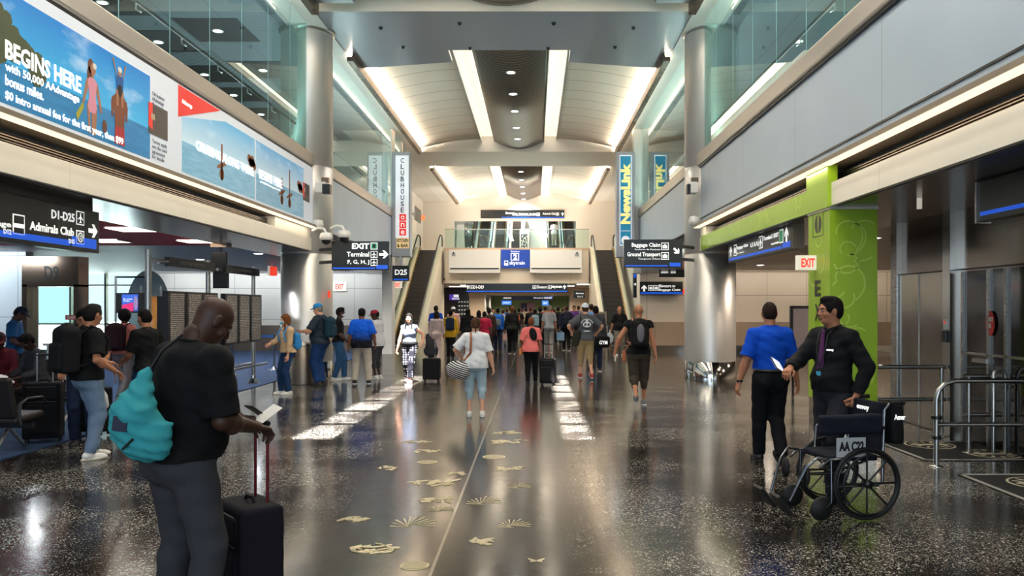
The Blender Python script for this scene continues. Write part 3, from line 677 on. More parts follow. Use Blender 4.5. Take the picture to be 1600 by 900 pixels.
t = thing('screen', 'large black hanging display with a blue line, top right edge', 'screen', (4.6, 8.3, 2.63)); fm = fr((0, 0, 0), '-x')
m = MB(); m.x = fm; m.box(0, 2.6, 0, .42, -.12, 0); m.build('casing', SIGNB, t, .01); m = MB(); m.x = fm; m.box(-.02, .0, -.01, .42, -.14, .02); m.build('end_cap', STEEL, t)
m = MB(); flat(m, fm, rect(.05, 2.55, .06, .10)); m.build('blue_stripe', SIGNBL, t)
# signs at the far end
s = Sign('hanging_sign', 'long black sign hanging under the landing, with an arrow at each end', '-y', 45.3, 728, 887, 443, 457, .15)
s.text('D1-D29', 740, 756, 446, 451); s.text('Elevators', 839, 855, 446, 450.5, bold=0); s.text('skytrain', 862, 878, 445.5, 451)
def f_(q, f):
    for px in (731, 882): u, v = s.uv(px, 448.5); flat(q, f, arrow(u, v, .22, PI/2), 0)
    for px in (736.5, 835, 859): u, v = s.uv(px, 448.5); plane_icon(q, f, u, v, .2, 0, 1)
s.shape('pictograms', f_, WB); s.stripe(.04, .1)
s = Sign('hanging_sign', 'long black gate direction sign on the end wall above the upper escalators', '-y', 49.9, 751, 882, 328, 341, .12)
s.text('Elevators', 790, 804, 331, 334.5); s.text('D-20, D30-D60, E1-E30', 801, 838, 333, 337.5); s.text('Admirals Club', 848, 868, 332, 335.5, bold=0)
def f_(q, f):
    u, v = s.uv(841, 335); plane_icon(q, f, u, v, .2, 0, 1); u, v = s.uv(871, 334.5); bag_icon(q, f, u, v, .18, 0, 1); u, v = s.uv(879, 334.5); flat(q, f, arrow(u, v, .2, PI/2), 0)
s.shape('pictograms', f_, WB); s.stripe(.03, .08, 1.3)
s = Sign('station_sign', 'blue Station 2 skytrain sign in the middle of the landing front', '-y', 45.3, 783, 828, 390, 419, .3, case=mat('station_blue', c(12, 62, 160), .4))
s.text('Station', 798, 812, 391.5, 394, bold=0); s.text('2', 802, 808, 397, 405.5, bold=.05); s.text('skytrain', 796, 820, 408, 415)
def f_(q, f):
    for a, b in ((798, 799.2), (809.8, 811)): u0 = s.uv(a, 0)[0]; u1 = s.uv(b, 0)[0]; flat(q, f, rect(u0, u1, s.uv(0, 407)[1], s.uv(0, 395.5)[1]))
    for a, b in ((395.5, 396.5), (406, 407)): flat(q, f, rect(s.uv(798, 0)[0], s.uv(811, 0)[0], s.uv(0, b)[1], s.uv(0, a)[1]))
    u, v = s.uv(791, 411); flat(q, f, rect(u-.11, u+.11, v-.14, v+.14), 0); flat(q, f, rect(u-.07, u+.07, v-.02, v+.1), 1, .003)
s.shape('emblem', f_, [SIGNW, MATS['station_blue']])
s = Sign('hanging_sign', 'black Elevators to Baggage Claim sign on the wall right of the bald walker', '-y', 30.6, 1000, 1067, 440, 460, .1)
s.text('Elevators to', 1030, 1055, 444.5, 449); s.text('Baggage Claim', 1030, 1063, 451, 455.5)
def f_(q, f):
    u, v = s.uv(1006.5, 450.5); flat(q, f, arrow(u, v, .24, PI/2), 0)
    for px in (1017, 1025.5): u, v = s.uv(px, 450); bag_icon(q, f, u, v, .2, 0, 1)
s.shape('pictograms', f_, WB); s.stripe(.02, .09)
s = Sign('hanging_sign', 'grey slanted sign just above the Elevators sign, half behind the column', '-y', 29.5, 1030, 1070, 421, 433, .1, case=mat('sign_grey', c(110, 108, 104), .5))
s.text('Elevators', 1033, 1044, 423, 427); s.text('Exit', 1048, 1056, 423, 427)
s = Sign('blade_sign', 'narrow vertical black and blue sign beside the right escalator', '-y', 30.2, 990, 995, 420, 465, .3)
s.shape('blue_stripe', lambda q, f: flat(q, f, rect(.01, .1, .75, 1.05)), SIGNBL)
def f_(q, f): flat(q, f, arrow(.06, .5, .1, PI/2), 0)
s.shape('arrow', f_, SIGNW)
s = Sign('hanging_sign', 'small black two-line sign under the landing left of the right escalator', '-y', 47, 896, 914, 454, 466, .1)
s.text('Restrooms', 900, 912, 457, 459.5); s.text('Gates D', 902, 911, 462, 464.5, bold=0)
s = Sign('hanging_sign', 'blue-edged sign hanging deep in the lower concourse', '-y', 66, 784, 864, 463, 469, .1, case=mat('deep_blue', c(14, 40, 90), .4))
s.text('D20-D29', 787, 799, 464.3, 467); s.text('Elevators skytrain', 834, 862, 464.3, 467)
s = Sign('wall_picture', 'framed pink and dark abstract picture on the green end wall', '-y', 94.8, 813, 836, 473, 490, .1, 'picture', mat('pink_print', c(176, 130, 140), .6))
s.shape('dark_corner', lambda q, f: (flat(q, f, rect(.05, .8, .35, 1.25), 0), flat(q, f, [(.45, .7), (1.0, .35), (.8, .35), (.4, .6)], 1, .01)), [mat('navy_print', c(50, 46, 70), .6), WHITE])
for a in ((784, 799, 470, 476, 'lit blue shop sign on the left of the far concourse'), (847, 857, 470, 477, 'lit blue shop sign on the right of the far concourse')):
    s = Sign('shop_sign', a[4], '-y', 84, a[0], a[1], a[2], a[3], .1, 'sign', mat('lit_blue', c(30, 90, 200), .5, emis=c(60, 130, 240), es=1))
    s.text('SHOP', a[0]+2, a[1]-2, a[2]+2, a[3]-2)
s = Sign('screen', 'purple lit screen in the dark shop front under the landing', '-y', 55.4, 702, 716, 460, 469, .1, 'screen', mat('screen_purple', c(60, 50, 140), .4, emis=c(90, 60, 180), es=.6))
s.text('Gate info', 706, 718, 465, 468)
s.shape('bright_area', lambda q, f: flat(q, f, rect(.3, .65, .2, .38)), SIGNW)
t = thing('vending_shelf', 'black shelving unit with small white labels in the shop front', 'shelf', (-4.95, 55.7, 0)); m = MB().box(-.4, .4, -.1, .2, 0, 2.5); m.build('cabinet', BLACK, t)
m = MB()
for i in range(6):
    for j in range(4): m.box(-.32+j*.19, -.22+j*.19, -.115, -.1, .7+i*.28, .74+i*.28)
m.build('label_strip', SIGNW, t)
# clubhouse sign box
t = thing('vertical_sign', 'tall narrow white CLUBHOUSE one kitchen and bar sign on the left pier', 'sign', (-5.33, 29.1, 3.6))
Y = 29.1; k = Y/F
def L(px, py): return (px-CX)*k+5.33, EH+(CY-py)*k-3.6
a, b = L(612, 237), L(641, 401); MB().box(a[0], b[0], 0, .5, b[1], a[1]).build('casing', mat('sign_grey_case', c(166, 168, 174), .4), t, .02)
fm = fr((0, 0, 0), '-y'); a, b = L(618, 243), L(638.5, 371.5)
m = MB(); flat(m, fm, rect(a[0], b[0], b[1], a[1])); m.build('lit_face', mat('sign_face', c(236, 236, 240), .5, emis=c(230, 232, 240), es=.45), t)
def vtext(st, x0, x1, y0, y1, m, n='lettering', gap=.82):
    nl = len(st); h = (y1-y0)/nl; o = None
    for i, ch in enumerate(st):
        q0, q1 = L(x0, y0+h*i+h*(1-gap)/2), L(x1, y0+h*(i+1)-h*(1-gap)/2)
        o = text(ch, fm, q0[0], q1[0], q1[1], q0[1], m, t, n, lift=.008)
vtext('CLUBHOUSE', 626, 631.5, 246, 333, mat('letter_grey', c(60, 60, 66), .5))
for i, ch in enumerate('one'):
    y = 334.5+i*11.5; a, b = L(624, y), L(634.5, y+10.5); m = MB(); flat(m, fm, rect(a[0], b[0], b[1], a[1]), 0, .005); m.build('red_square', mat('red_square', c(226, 44, 34), .5, emis=c(226, 44, 34), es=.4), t)
    a, b = L(626.5, y+2.5), L(632, y+8.5); text(ch, fm, a[0], b[0], b[1], a[1], SIGNW, t, bold=0, lift=.01)
a, b = L(619.5, 371.5), L(639, 388); m = MB(); flat(m, fm, rect(a[0], b[0], b[1], a[1]), 0, .002); m.build('tan_block', mat('tan_block', c(232, 200, 140), .5, emis=c(232, 200, 140), es=.4), t)
for st, y0, y1 in (('KITCHEN', 373, 378.5), ('& BAR', 381, 386.5)):
    a, b = L(620.5, y0), L(638, y1); text(st, fm, a[0], b[0], b[1], a[1], BLACK, t, bold=.03, lift=.008)
# newsstand sign box
t = thing('vertical_sign', 'tall narrow teal NewsLink sign with yellow letters on the right pier', 'sign', (2.95, 29.1, 3.2))
def L(px, py): return (px-CX)*k-2.95, EH+(CY-py)*k-3.2
a, b = L(963, 237), L(992, 402); MB().box(a[0], b[0], 0, .5, b[1], a[1]).build('casing', MATS['sign_grey_case'], t, .02)
a, b = L(968, 242), L(987, 384); m = MB(); flat(m, fm, rect(a[0], b[0], b[1], a[1])); m.build('white_border', MATS['sign_face'], t)
a, b = L(969.3, 244), L(985.7, 382); m = MB(); flat(m, fm, rect(a[0], b[0], b[1], a[1]), 0, .005); m.build('lit_face', mat('teal_face', c(14, 116, 150), .5, emis=c(14, 116, 150), es=.5), t)
rfm = Matrix(((0, -1, 0, 0), (0, 0, -1, 0), (1, 0, 0, 0), (0, 0, 0, 1)))       # letters read upwards
a, b = L(970, 255), L(985, 350); text('NewsLink', rfm, b[1], a[1], -b[0], -a[0], mat('letter_yellow', c(244, 226, 140), .5, emis=c(244, 226, 140), es=.6), t, bold=.05, lift=.01)
m = MB(); a, b = L(977.5, 0), L(977.5, 372); flat(m, fm, ell(a[0], b[1]-.08, .16, .16), 0, .009); flat(m, fm, rect(a[0]-.17, a[0]+.17, b[1]+.25, b[1]+.27), 0, .009); m.build('globe_mark', MATS['sign_face'], t)
# ------------------------------------------------------------------ billboard
def picmat(name, sky1, sky2, sea1, sea2, zh):
    m = mat(name, sky1, .35); t = NT(m); p = t.xyz()
    r = t.n('MapRange'); r.inputs[1].default_value = zh; r.inputs[2].default_value = 1.2; t.l(p[2], r.inputs[0])
    sky = t.mix(r.outputs[0], sky2, sky1)
    n = t.noise(1.6, 4, mp=(1, .7, 2)); cl = t.n('MapRange'); cl.inputs[1].default_value = .55; cl.inputs[2].default_value = .75; cl.inputs[4].default_value = .7; t.l(n, cl.inputs[0])
    sky = t.mix(cl.outputs[0], sky, c(200, 224, 240))
    sea = t.mix(t.noise(4, 3, mp=(1, .6, 4)), sea1, sea2)
    t.l(t.mix(t.math('GREATER_THAN', p[2], zh), sea, sky), t.b.inputs['Base Color']); t.l(t.mix(t.math('GREATER_THAN', p[2], zh), sea, sky), t.b.inputs['Emission Color']); t.b.inputs['Emission Strength'].default_value = .28
    return m
Yp = lambda px: 5.2*F/(CX-px); Zp = lambda px, py: EH+(CY-py)*5.2/(CX-px)
t = thing('billboard', 'long backlit white advertising billboard with three seaside pictures on the left gallery', 'billboard', (-5.2, 3.4, 3.66)); O = Vector((-5.2, 3.4, 3.66))
fm = fr((0, 0, 0), '+x'); U = lambda px: Yp(px)-3.4; V = lambda px, py: Zp(px, py)-3.66
BW = mat('billboard_white', c(206, 212, 220), .45, emis=c(206, 212, 220), es=.28)
m = MB(); m.x = fm; m.box(0, 15.38, 0, 1.36, -.06, 0); m.build('panel', BW, t, .01)
p1 = MB(); flat(p1, fm, rect(.2, U(234), .09, 1.21)); p1.build('picture', picmat('beach_print', c(10, 120, 196), c(60, 170, 220), c(8, 92, 150), c(40, 140, 190), .50), t)
p1 = MB(); flat(p1, fm, [(U(284), .09), (U(398), .09), (U(398), 1.21), (U(352), 1.21), (U(284), .9)]); p1.build('picture', picmat('cruise_print', c(90, 170, 214), c(190, 214, 226), c(70, 140, 180), c(150, 196, 216), .55), t)
p1 = MB(); flat(p1, fm, [(U(400), .09), (U(474), .09), (U(474), 1.21), (U(400), 1.21)]); p1.build('picture', picmat('harbour_print', c(80, 160, 210), c(190, 210, 220), c(60, 130, 170), c(140, 186, 206), .6), t)
p1 = MB(); flat(p1, fm, [(U(278), .87), (U(344), 1.34), (U(278), 1.34)], 0, .004); p1.build('red_corner', mat('ad_red', c(222, 52, 44), .4, emis=c(222, 52, 44), es=.25), t)
text('AAdvantage', fm, U(283), U(299), V(283, 163), V(283, 154), SIGNW, t, lift=.01)
text('BEGINS HERE', fm, U(6), U(125), .53, .72, SIGNW, t, bold=.03, lift=.012); text('with 50,000 AAdvantage', fm, U(6), U(122), .39, .50, SIGNW, t, lift=.012)
text('bonus miles.', fm, U(6), U(66), .27, .375, SIGNW, t, lift=.012); text('$0 intro annual fee for the first year, then $99', fm, U(6), U(191), .11, .22, SIGNW, t, lift=.012)
text('CRUISING ALONG THERE.', fm, U(305), U(396), .50, .66, SIGNW, t, bold=.03, lift=.012); text('BEGINS HERE', fm, U(404), U(440), .52, .70, SIGNW, t, bold=.03, lift=.012); text('with 50,000 AAdvantage bonus miles', fm, U(405), U(437), .44, .49, SIGNW, t, bold=0, lift=.012)
gt = mat('ad_text_grey', c(120, 126, 134), .6)
text('Citi business\nAAdvantage\nMastercard', fm, U(237), U(256), .83, 1.03, gt, t, bold=0, lift=.006); text('Terms apply\nsee the card\nagreement\nfor details', fm, U(237), U(260), .12, .38, gt, t, bold=0, lift=.006)
def card(px0, px1, z0, z1):
    m = MB(); a, b = U(px0), U(px1); w = b-a; flat(m, fm, rect(a, b, z0, z1), 0, .006); flat(m, fm, [(a, z0+.1), (a+w*.2, z0+.06), (a+w*.2, z1), (a, z1)], 1, .009); flat(m, fm, rect(a+w*.12, a+w*.3, z0+.2, z0+.28), 2, .012)
    m.build('card_print', [mat('card_dark', c(70, 62, 60), .4), MATS['ad_red'], BRASS], t)
card(231, 261, .44, .86); card(473, 483, .5, .9)
# island, figures and sails on the prints
m = MB(); isl = mat('print_island', c(74, 84, 52), .6)
for i in range(26):
    rr = random.Random(i); px = rr.uniform(-30, 62); u = U(px); top = 1.0-(px+20)/82*.45; flat(m, fm, ell(u, .5+rr.random()*(top-.45), .14, .1, 9, rr.random()), 0, .004+.0003*i)
m.build('island_print', isl, t)
sk = mat('print_skin', c(176, 122, 92), .6); pk = mat('print_pink', c(224, 150, 170), .6); br = mat('print_brown', c(110, 62, 44), .6); bl = mat('print_blue', c(30, 90, 160), .6)
def poly(m, u, pts, mi, z): flat(m, fm, [(u+a, b) for a, b in pts], mi, z)
q = lambda cx, cy, rx, ry, mi, z, a=0: flat(m, fm, ell(u+cx, cy, rx, ry, 14, a), mi, z)
m = MB(); u = U(143)       # bather in pink with a snorkel mask
for s_ in (-1, 1): poly(m, u, [(s_*.03-.035, .12), (s_*.06+.02, .12), (s_*.075+.03, .45), (s_*.05-.06, .45)], 0, .005)
poly(m, u, [(-.10, .44), (-.06, .37), (.06, .37), (.10, .44), (.07, .56), (.10, .74), (.05, .78), (-.05, .78), (-.10, .74), (-.06, .56)], 1, .007)
poly(m, u, [(-.10, .76), (-.13, .72), (-.20, .46), (-.17, .44), (-.07, .68)], 0, .006); poly(m, u, [(.10, .76), (.13, .70), (.22, .42), (.18, .41), (.07, .68)], 0, .006)
poly(m, u, [(-.03, .76), (.03, .76), (.03, .84), (-.03, .84)], 0, .006); q(.02, .89, .055, .075, 0, .007); q(-.03, .91, .06, .09, 2, .006); q(-.06, .80, .045, .1, 2, .006); q(.05, .93, .04, .035, 4, .009)
poly(m, u, [(-.20, .45), (-.34, .28), (-.30, .22), (-.17, .40)], 3, .008); q(.27, .27, .05, .08, 2, .008)
m.build('woman_print', [sk, pk, br, mat('print_yellow', c(176, 170, 60), .6), WHITE], t)
m = MB(); u = U(186)       # bare backed man in red shorts, child on the shoulders with arms up
poly(m, u, [(-.12, .12), (.12, .12), (.11, .34), (-.11, .34)], 1, .007); poly(m, u, [(-.11, .33), (.11, .33), (.12, .50), (.17, .68), (.10, .74), (-.10, .74), (-.17, .68), (-.12, .50)], 0, .006)
poly(m, u, [(-.17, .70), (-.20, .62), (-.19, .45), (-.15, .44), (-.13, .60)], 0, .005); poly(m, u, [(.17, .70), (.20, .62), (.19, .45), (.15, .44), (.13, .60)], 0, .005)
q(0, .80, .055, .075, 2, .010)
poly(m, u, [(-.08, .80), (.08, .80), (.09, .98), (-.09, .98)], 4, .008); q(0, 1.03, .048, .055, 3, .009); q(0, 1.06, .05, .035, 5, .010)
poly(m, u, [(-.09, .98), (-.06, .94), (-.15, 1.17), (-.18, 1.16)], 3, .009); poly(m, u, [(.09, .98), (.06, .94), (.13, 1.15), (.16, 1.14)], 3, .009)
for s_ in (-1, 1): poly(m, u, [(s_*.06-.025, .60), (s_*.06+.025, .60), (s_*.06+.03, .80), (s_*.06-.03, .80)], 3, .0095)
m.build('man_and_child_print', [mat('print_back', c(134, 80, 56), .6), mat('print_red', c(184, 56, 60), .6), mat('print_hair', c(44, 30, 26), .6), sk, bl, WHITE], t)
m = MB(); mast = mat('print_rust', c(150, 100, 74), .6)
for px, h in ((346, .8), (452, 1.0), (440, .75)): u = U(px); flat(m, fm, rect(u-.03, u+.03, .2, h), 0, .006); flat(m, fm, ell(u, .45, .22, .04, 10, .3), 0, .006); flat(m, fm, ell(u, .3, .1, .1, 10), 0, .006)
for px in (392, 468):
    for i in range(6): flat(m, fm, ell(U(px)-.1+.05*i, .8-.05*(i % 3), .1, .08, 8), 0, .006)
m.build('mast_print', mast, t)
# ------------------------------------------------------------------ green pillar and green wrapping of the beam
t = thing('green_pillar', 'lime green pillar with EXIT running down its narrow side', 'pillar', (3.86, 10.45, 0)); 
def swirls(m, fm, n, w, z0, z1, seed):
    rr = random.Random(seed)
    for i in range(n):
        cx, cy, r = rr.uniform(.05, w-.02), rr.uniform(z0, z1), rr.uniform(.12, .34); a0 = rr.random()*6; a1 = a0+rr.uniform(2, 4.5); pts = []
        for j in range(24):
            a = a0+(a1-a0)*j/23; rj = r*(1-.5*j/23); pts.append((cx+rj*math.cos(a), cy+rj*math.sin(a)))
        run = []
        for p in pts+[None]:
            if p and .02 < p[0] < w-.02 and z0 < p[1] < z1: run.append(p)
            else:
                for a, b in zip(run, run[1:]):
                    d = Vector(b)-Vector(a); e = Vector((-d.y, d.x)).normalized()*.012; flat(m, fm, [tuple(Vector(a)-e), tuple(Vector(b)-e), tuple(Vector(b)+e), tuple(Vector(a)+e)], 0, .0004, .0016)
                run = []
MB().box(0, .62, 0, .82, .5, 3.06).build('vinyl_wrap', GREEN, t)
MB().box(.005, .61, .01, .81, 0, .5).build('base_sleeve', CHROME, t)
MB().box(-.03, .1, 0, .82, 3.06, 3.62).build('beam_wrap', GREEN, t)
MB().box(-.012, .63, -.012, .83, 3.03, 3.07).build('cap_band', STEEL, t)
fa = fr((0, 0, 0), '-y'); m = MB(); swirls(m, fa, 16, .6, .75, 2.9, 4); m.build('swirl_print', GREENL, t)
fb = fr((0, .82, 0), '-x'); m = MB(); swirls(m, fb, 7, .82, .75, 2.9, 9); m.build('swirl_print', GREENL, t)
zz = lambda py, Y=10.9: EH+(CY-py)*Y/F
for ch, y0, y1 in (('E', 438, 463), ('X', 475, 501), ('I', 513, 537), ('T', 548, 574)):
    w = .05 if ch == 'I' else .22; text(ch, fb, .38-w/2, .38+w/2, zz(y1), zz(y0), BLACK, t, bold=.03)
m = MB(); z0, z1 = zz(370), zz(331)
for a in (rect(.18, .58, z0, z0+.008), rect(.18, .58, z1-.008, z1), rect(.18, .188, z0, z1), rect(.572, .58, z0, z1)): flat(m, fb, a)
h = (z1-z0)*.36; zc = (z0+z1)/2
flat(m, fb, [(.37, zc-h)]+[(.37-.11*math.cos(a), zc+h*math.sin(a)) for a in np.linspace(1.4, -1.4, 9)][::-1][::-1]+[(.37, zc-h+.001)][:0]); flat(m, fb, [(.40, zc-h)]+[(.40+.11*math.cos(a), zc+h*math.sin(a)) for a in np.linspace(-1.4, 1.4, 9)])
m.build('round_mark', BLACK, t)
m = MB().box(3.855, 3.885, 11.27, 18.55, 3.07, 3.385); m.box(3.84, 3.87, 11.0, 18.6, 3.66, 3.70)
g = struct(m, 'trim_green_beam', GREEN); m = MB(); fbm = fr((3.855, 18.5, 3.08), '-x'); swirls(m, fbm, 26, 7.2, .02, .29, 3); m.build('swirl_print', GREENL, g)
# ------------------------------------------------------------------ escalators
def esc(lab, x, y, z, rise=5.0, w=1.0, cat='escalator', group=None, truss=True):
    t = thing('escalator', lab, cat, (x, y, z), 0, group); run = rise/math.tan(math.radians(30)); f0 = .7; Lx = run+2*f0
    P = lambda yy: 0 if yy < f0 else (rise if yy > f0+run else (yy-f0)*math.tan(math.radians(30)))
    stp = MB(); stp.box(-w/2, w/2, 0, .41, -.24, 0); 
    for i in range(12): stp.box(-w/2+.02, w/2-.02, -.012, 0, -.21+.0165*i, -.2+.0165*i, 1)
    s0 = stp.build('step', [mat('step_dark', c(52, 48, 44), .45, .3), mat('step_rib', c(86, 80, 74), .4, .5)], t); n = int(Lx/.4)
    s0.location = (0, 0, P(.2)+.01)
    for i in range(1, n):
        o = s0.copy(); C.objects.link(o); o.parent = t; yy = i*.4; o.location = (0, yy, P(yy+.2) if f0 < yy < f0+run else (0 if yy <= f0 else rise)); o.location.z += .01
    ys = [0, f0, f0+run, Lx]
    def band(m, x0, x1, lo, hi, mi=0):
        top = [(yy, P(yy)+hi) for yy in ys]; bot = [(yy, (P(yy)+lo) if lo is not None else -.0) for yy in ys]
        m.prism(bot+top[::-1], x0, x1, 'x', mi); return m
    for sg in (-1, 1):
        a, b = sorted((sg*(w/2+.04), sg*(w/2+(.30 if truss else .22))))
        if truss: band(MB(), a, b, None, .16).build('truss_cladding', mat('escalator_cream', c(206, 194, 172), .4), t)
        else: band(MB(), a, b, -.5, .16).build('truss_cladding', mat('escalator_white', c(214, 222, 224), .4), t)
        a, b = sorted((sg*(w/2-.005), sg*(w/2+.045))); band(MB(), a, b, -.1, .20).build('skirt', mat('skirt_gold', c(150, 118, 60), .35, .5), t)
        a, b = sorted((sg*(w/2+.13), sg*(w/2+.145))); band(MB(), a, b, .16, .86).build('glass_side', GLASSC, t)
        h = .9; hx = sg*(w/2+.1375); pts = [(hx, -.12, .12), (hx, -.28, .3), (hx, -.33, .55), (hx, -.25, .8), (hx, -.05, h)]+[(hx, yy, P(yy)+h) for yy in (f0-.1, f0+.2, f0+run-.2, f0+run+.2)]
        pts += [(hx, Lx+.05, rise+h), (hx, Lx+.25, rise+.8), (hx, Lx+.33, rise+.55), (hx, Lx+.28, rise+.3)]
        MB().tube(pts, .04, 8).build('handrail', RUBBER, t)
    MB().box(-w/2, w/2, -.5, .02, -.03, .012).build('comb_plate', STEEL, t); return t
esc('long escalator rising to the landing on the left of the hall', -6.05, 36.5, 0)
esc('long escalator rising to the landing on the right of the hall', 3.98, 36.5, 0)
struct(B(-5.24, -5.12, 38.5, 45.6, 0, 5.0), 'wall_left_escalator_side', mat('x', c(1)) if 0 else seamed('escalator_side_panels', c(210, 200, 184), .35, sy=2.2, sz=1.4, w=.016, dark=.6)) if 0 else None
us = None
for x, d in ((-3.4, 'first from the left'), (-2.3, 'second from the left'), (-1.2, 'third from the left, beside the lit poster'), (1.3, 'with a rider in white'), (2.35, 'last on the right')):
    if us is None: us = e1 = esc('', x, 50.7, 5.0, 3.2, .62, group='upper escalators', truss=False)
    else: e1 = copy_tree(us); e1.location.x = x
    e1['label'] = 'short upper escalator behind the landing glass, %s' % d
m = B(-4.4, 2.6, 58, 58.3, 5, 9.3); struct(m, 'wall_upper_back', MATS['warm_white_wall'])
t = thing('poster', 'tall lit black and white poster on the landing between the upper escalators', 'poster', (-.62, 48.6, 5.0)); MB().box(-.28, .28, 0, .08, .1, 1.5).build('frame', WHITE, t)
m = MB(); flat(m, fr((0, 0, 0), '-y'), rect(-.2, .2, .3, 1.2)); rr = random.Random(1); 
for i in range(26): flat(m, fr((0, 0, 0), '-y'), ell(rr.uniform(-.16, .16), rr.uniform(.36, 1.15), .03, .05, 6), 1, .005)
m.build('print', [mat('print_ink', c(60, 70, 76), .6), WHITE], t)
t = thing('glass_lift_shaft', 'pale glass enclosure at the left end of the landing', 'glass enclosure', (-4.15, 46.6, 5.0))
m = MB(); m.box(-.5, .5, 0, .02, 0, 1.7); m.box(-.5, -.48, 0, 1.2, 0, 1.7); m.box(.48, .5, 0, 1.2, 0, 1.7); m.build('glass', glassmat('pale_glass', (.86, .93, .97, 1), .2), t); MB().box(-.52, .52, -.02, 1.2, 1.7, 1.76).build('top_rail', STEEL, t)
# ------------------------------------------------------------------ flight boards
def board_mat():
    m = mat('timetable', c(70, 62, 56), .4); t = NT(m); p = t.xyz()
    row = t.math('LESS_THAN', t.math('MODULO', t.math('ADD', p[2], 10), .034), .014)
    n = t.n('TexNoise'); n.inputs['Scale'].default_value = 1; mp = t.n('Mapping'); mp.inputs['Scale'].default_value = (1, 26, 29.4); t.l(t.tc.outputs['Object'], mp.inputs[0]); t.l(mp.outputs[0], n.inputs['Vector'])
    hit = t.math('MULTIPLY', row, t.math('GREATER_THAN', n.outputs['Fac'], .47))
    colb = t.mix(hit, c(66, 60, 56), c(196, 184, 168)); t.l(colb, t.b.inputs['Base Color']); t.l(colb, t.b.inputs['Emission Color']); t.b.inputs['Emission Strength'].default_value = .2; return m
TT = board_mat()
def bank(y0, n, lab, first):
    t = thing('flight_board_bank', lab, 'flight information board', (-6.3, y0, 0))
    for i in range(n):
        a = i*.73; s_ = MB().box(-.1, 0, a+.01, a+.71, .98, 2.03).build('screen_case', BLACK, t); MB().box(0, .006, a+.09, a+.63, 1.02, 1.99).build('display', TT, s_)
    for yy in ((n*.73-.1,)):
        p = MB().lathe([(.045, 0.03), (.045, 2.68)], -.16, yy, 14).build('post', STEEL, t); MB().lathe([(.15, 0.012), (.05, .12), (.045, .2)], -.16, yy, 12, smooth=False).build('foot', CHROME, p)
    MB().tube([(-.16, 0, 2.52), (-.16, n*.73, 2.52)], .03, 8).build('top_bar', STEEL, t)
    for d in (.05, -.3): MB().tube([(d, .1, .45), (d, n*.73+.2, .45)], .025, 8).build('low_bar', STEEL, t)
    h = MB().box(-.08, .0, .05, n*.73-.15, 2.46, 2.62).build('header', SIGNB, t); text('FLIGHT INFORMATION', fr((0, .05, 2.46), '+x'), .45, 1.45, .05, .11, mat('dim_letters', c(150, 146, 138), .5), h, bold=0)
bank(13.75, 3, 'nearer bank of tall flight information screens on steel posts, left', True)
bank(16.3, 3, 'farther bank of tall flight information screens on steel posts, left', False)
t = thing('screen', 'tall black monitor back at the near end of the flight screens', 'screen', (-6.72, 14.5, 0)); MB().box(-.12, .1, 0, .1, .7, 1.95).build('case', BLACK, t); MB().lathe([(.16, .012), (.04, .05), (.035, .8)], -.01, .05, 12).build('post', BLACK, t)
t = thing('steel_post', 'tall steel post at the near end of the flight screens', 'post', (-6.3, 13.05, .012)); MB().lathe([(.05, .1), (.05, 2.68)], n=16).build('pole', STEEL, t); MB().lathe([(.15, 0), (.06, .1)], n=12).build('foot', CHROME, t); MB().tube([(0, 0, 2.52), (0, .7, 2.52)], .025, 8).build('arm', STEEL, t)
t = thing('hanging_monitors', 'two black monitors back to back on a ceiling pole above the flight screens', 'monitor', (-6.62, 16.9, 2.15))
MB().box(-.16, .16, -.04, .04, .0, .42).build('lower_monitor', BLACK, t, .01); MB().box(-.18, .15, -.1, -.03, .34, .76).build('upper_monitor', BLACK, t, .01); MB().tube([(0, 0, .3), (0, 0, .93)], .025, 8).build('pole', BLACK, t); MB().box(-.17, .17, -.14, .14, .86, .95).build('ceiling_plate', BRONZE, t)
# belt barriers
def barrier(x, y, lab, x2=None):
    t = thing('belt_barrier', lab, 'barrier post', (x, y, .012)); MB().lathe([(.032, .03), (.032, .95), (.04, .95), (.04, 1.0)], n=14).build('post', STEEL, t); MB().lathe([(.17, 0), (.17, .015), (.05, .06), (.03, .09)], n=20).build('base', CHROME, t)
    if x2: MB().box(x2, 0, -.003, .003, .90, .96).build('blue_belt', mat('belt_blue', c(30, 100, 190), .6), t)
barrier(-7.25, 22.3, 'steel belt barrier post with a blue belt, behind the woman in the beige sweater', -.55); barrier(-7.8, 20.6, 'steel belt barrier post behind the farther flight screens')
# litter bin
t = thing('litter_bin', 'rounded brushed steel litter bin in front of the left column', 'bin', (-5.27, 18.2, 0)); MB().lathe([(.25, .01), (.25, .86), (.23, .88), (.23, .90)], n=36).build('body', steel('bin_steel', c(150, 140, 128), .42), t); MB().lathe([(.25, .88), (.25, .94), (.18, .955), (.18, .93)], n=36).build('rim', STEEL, t)
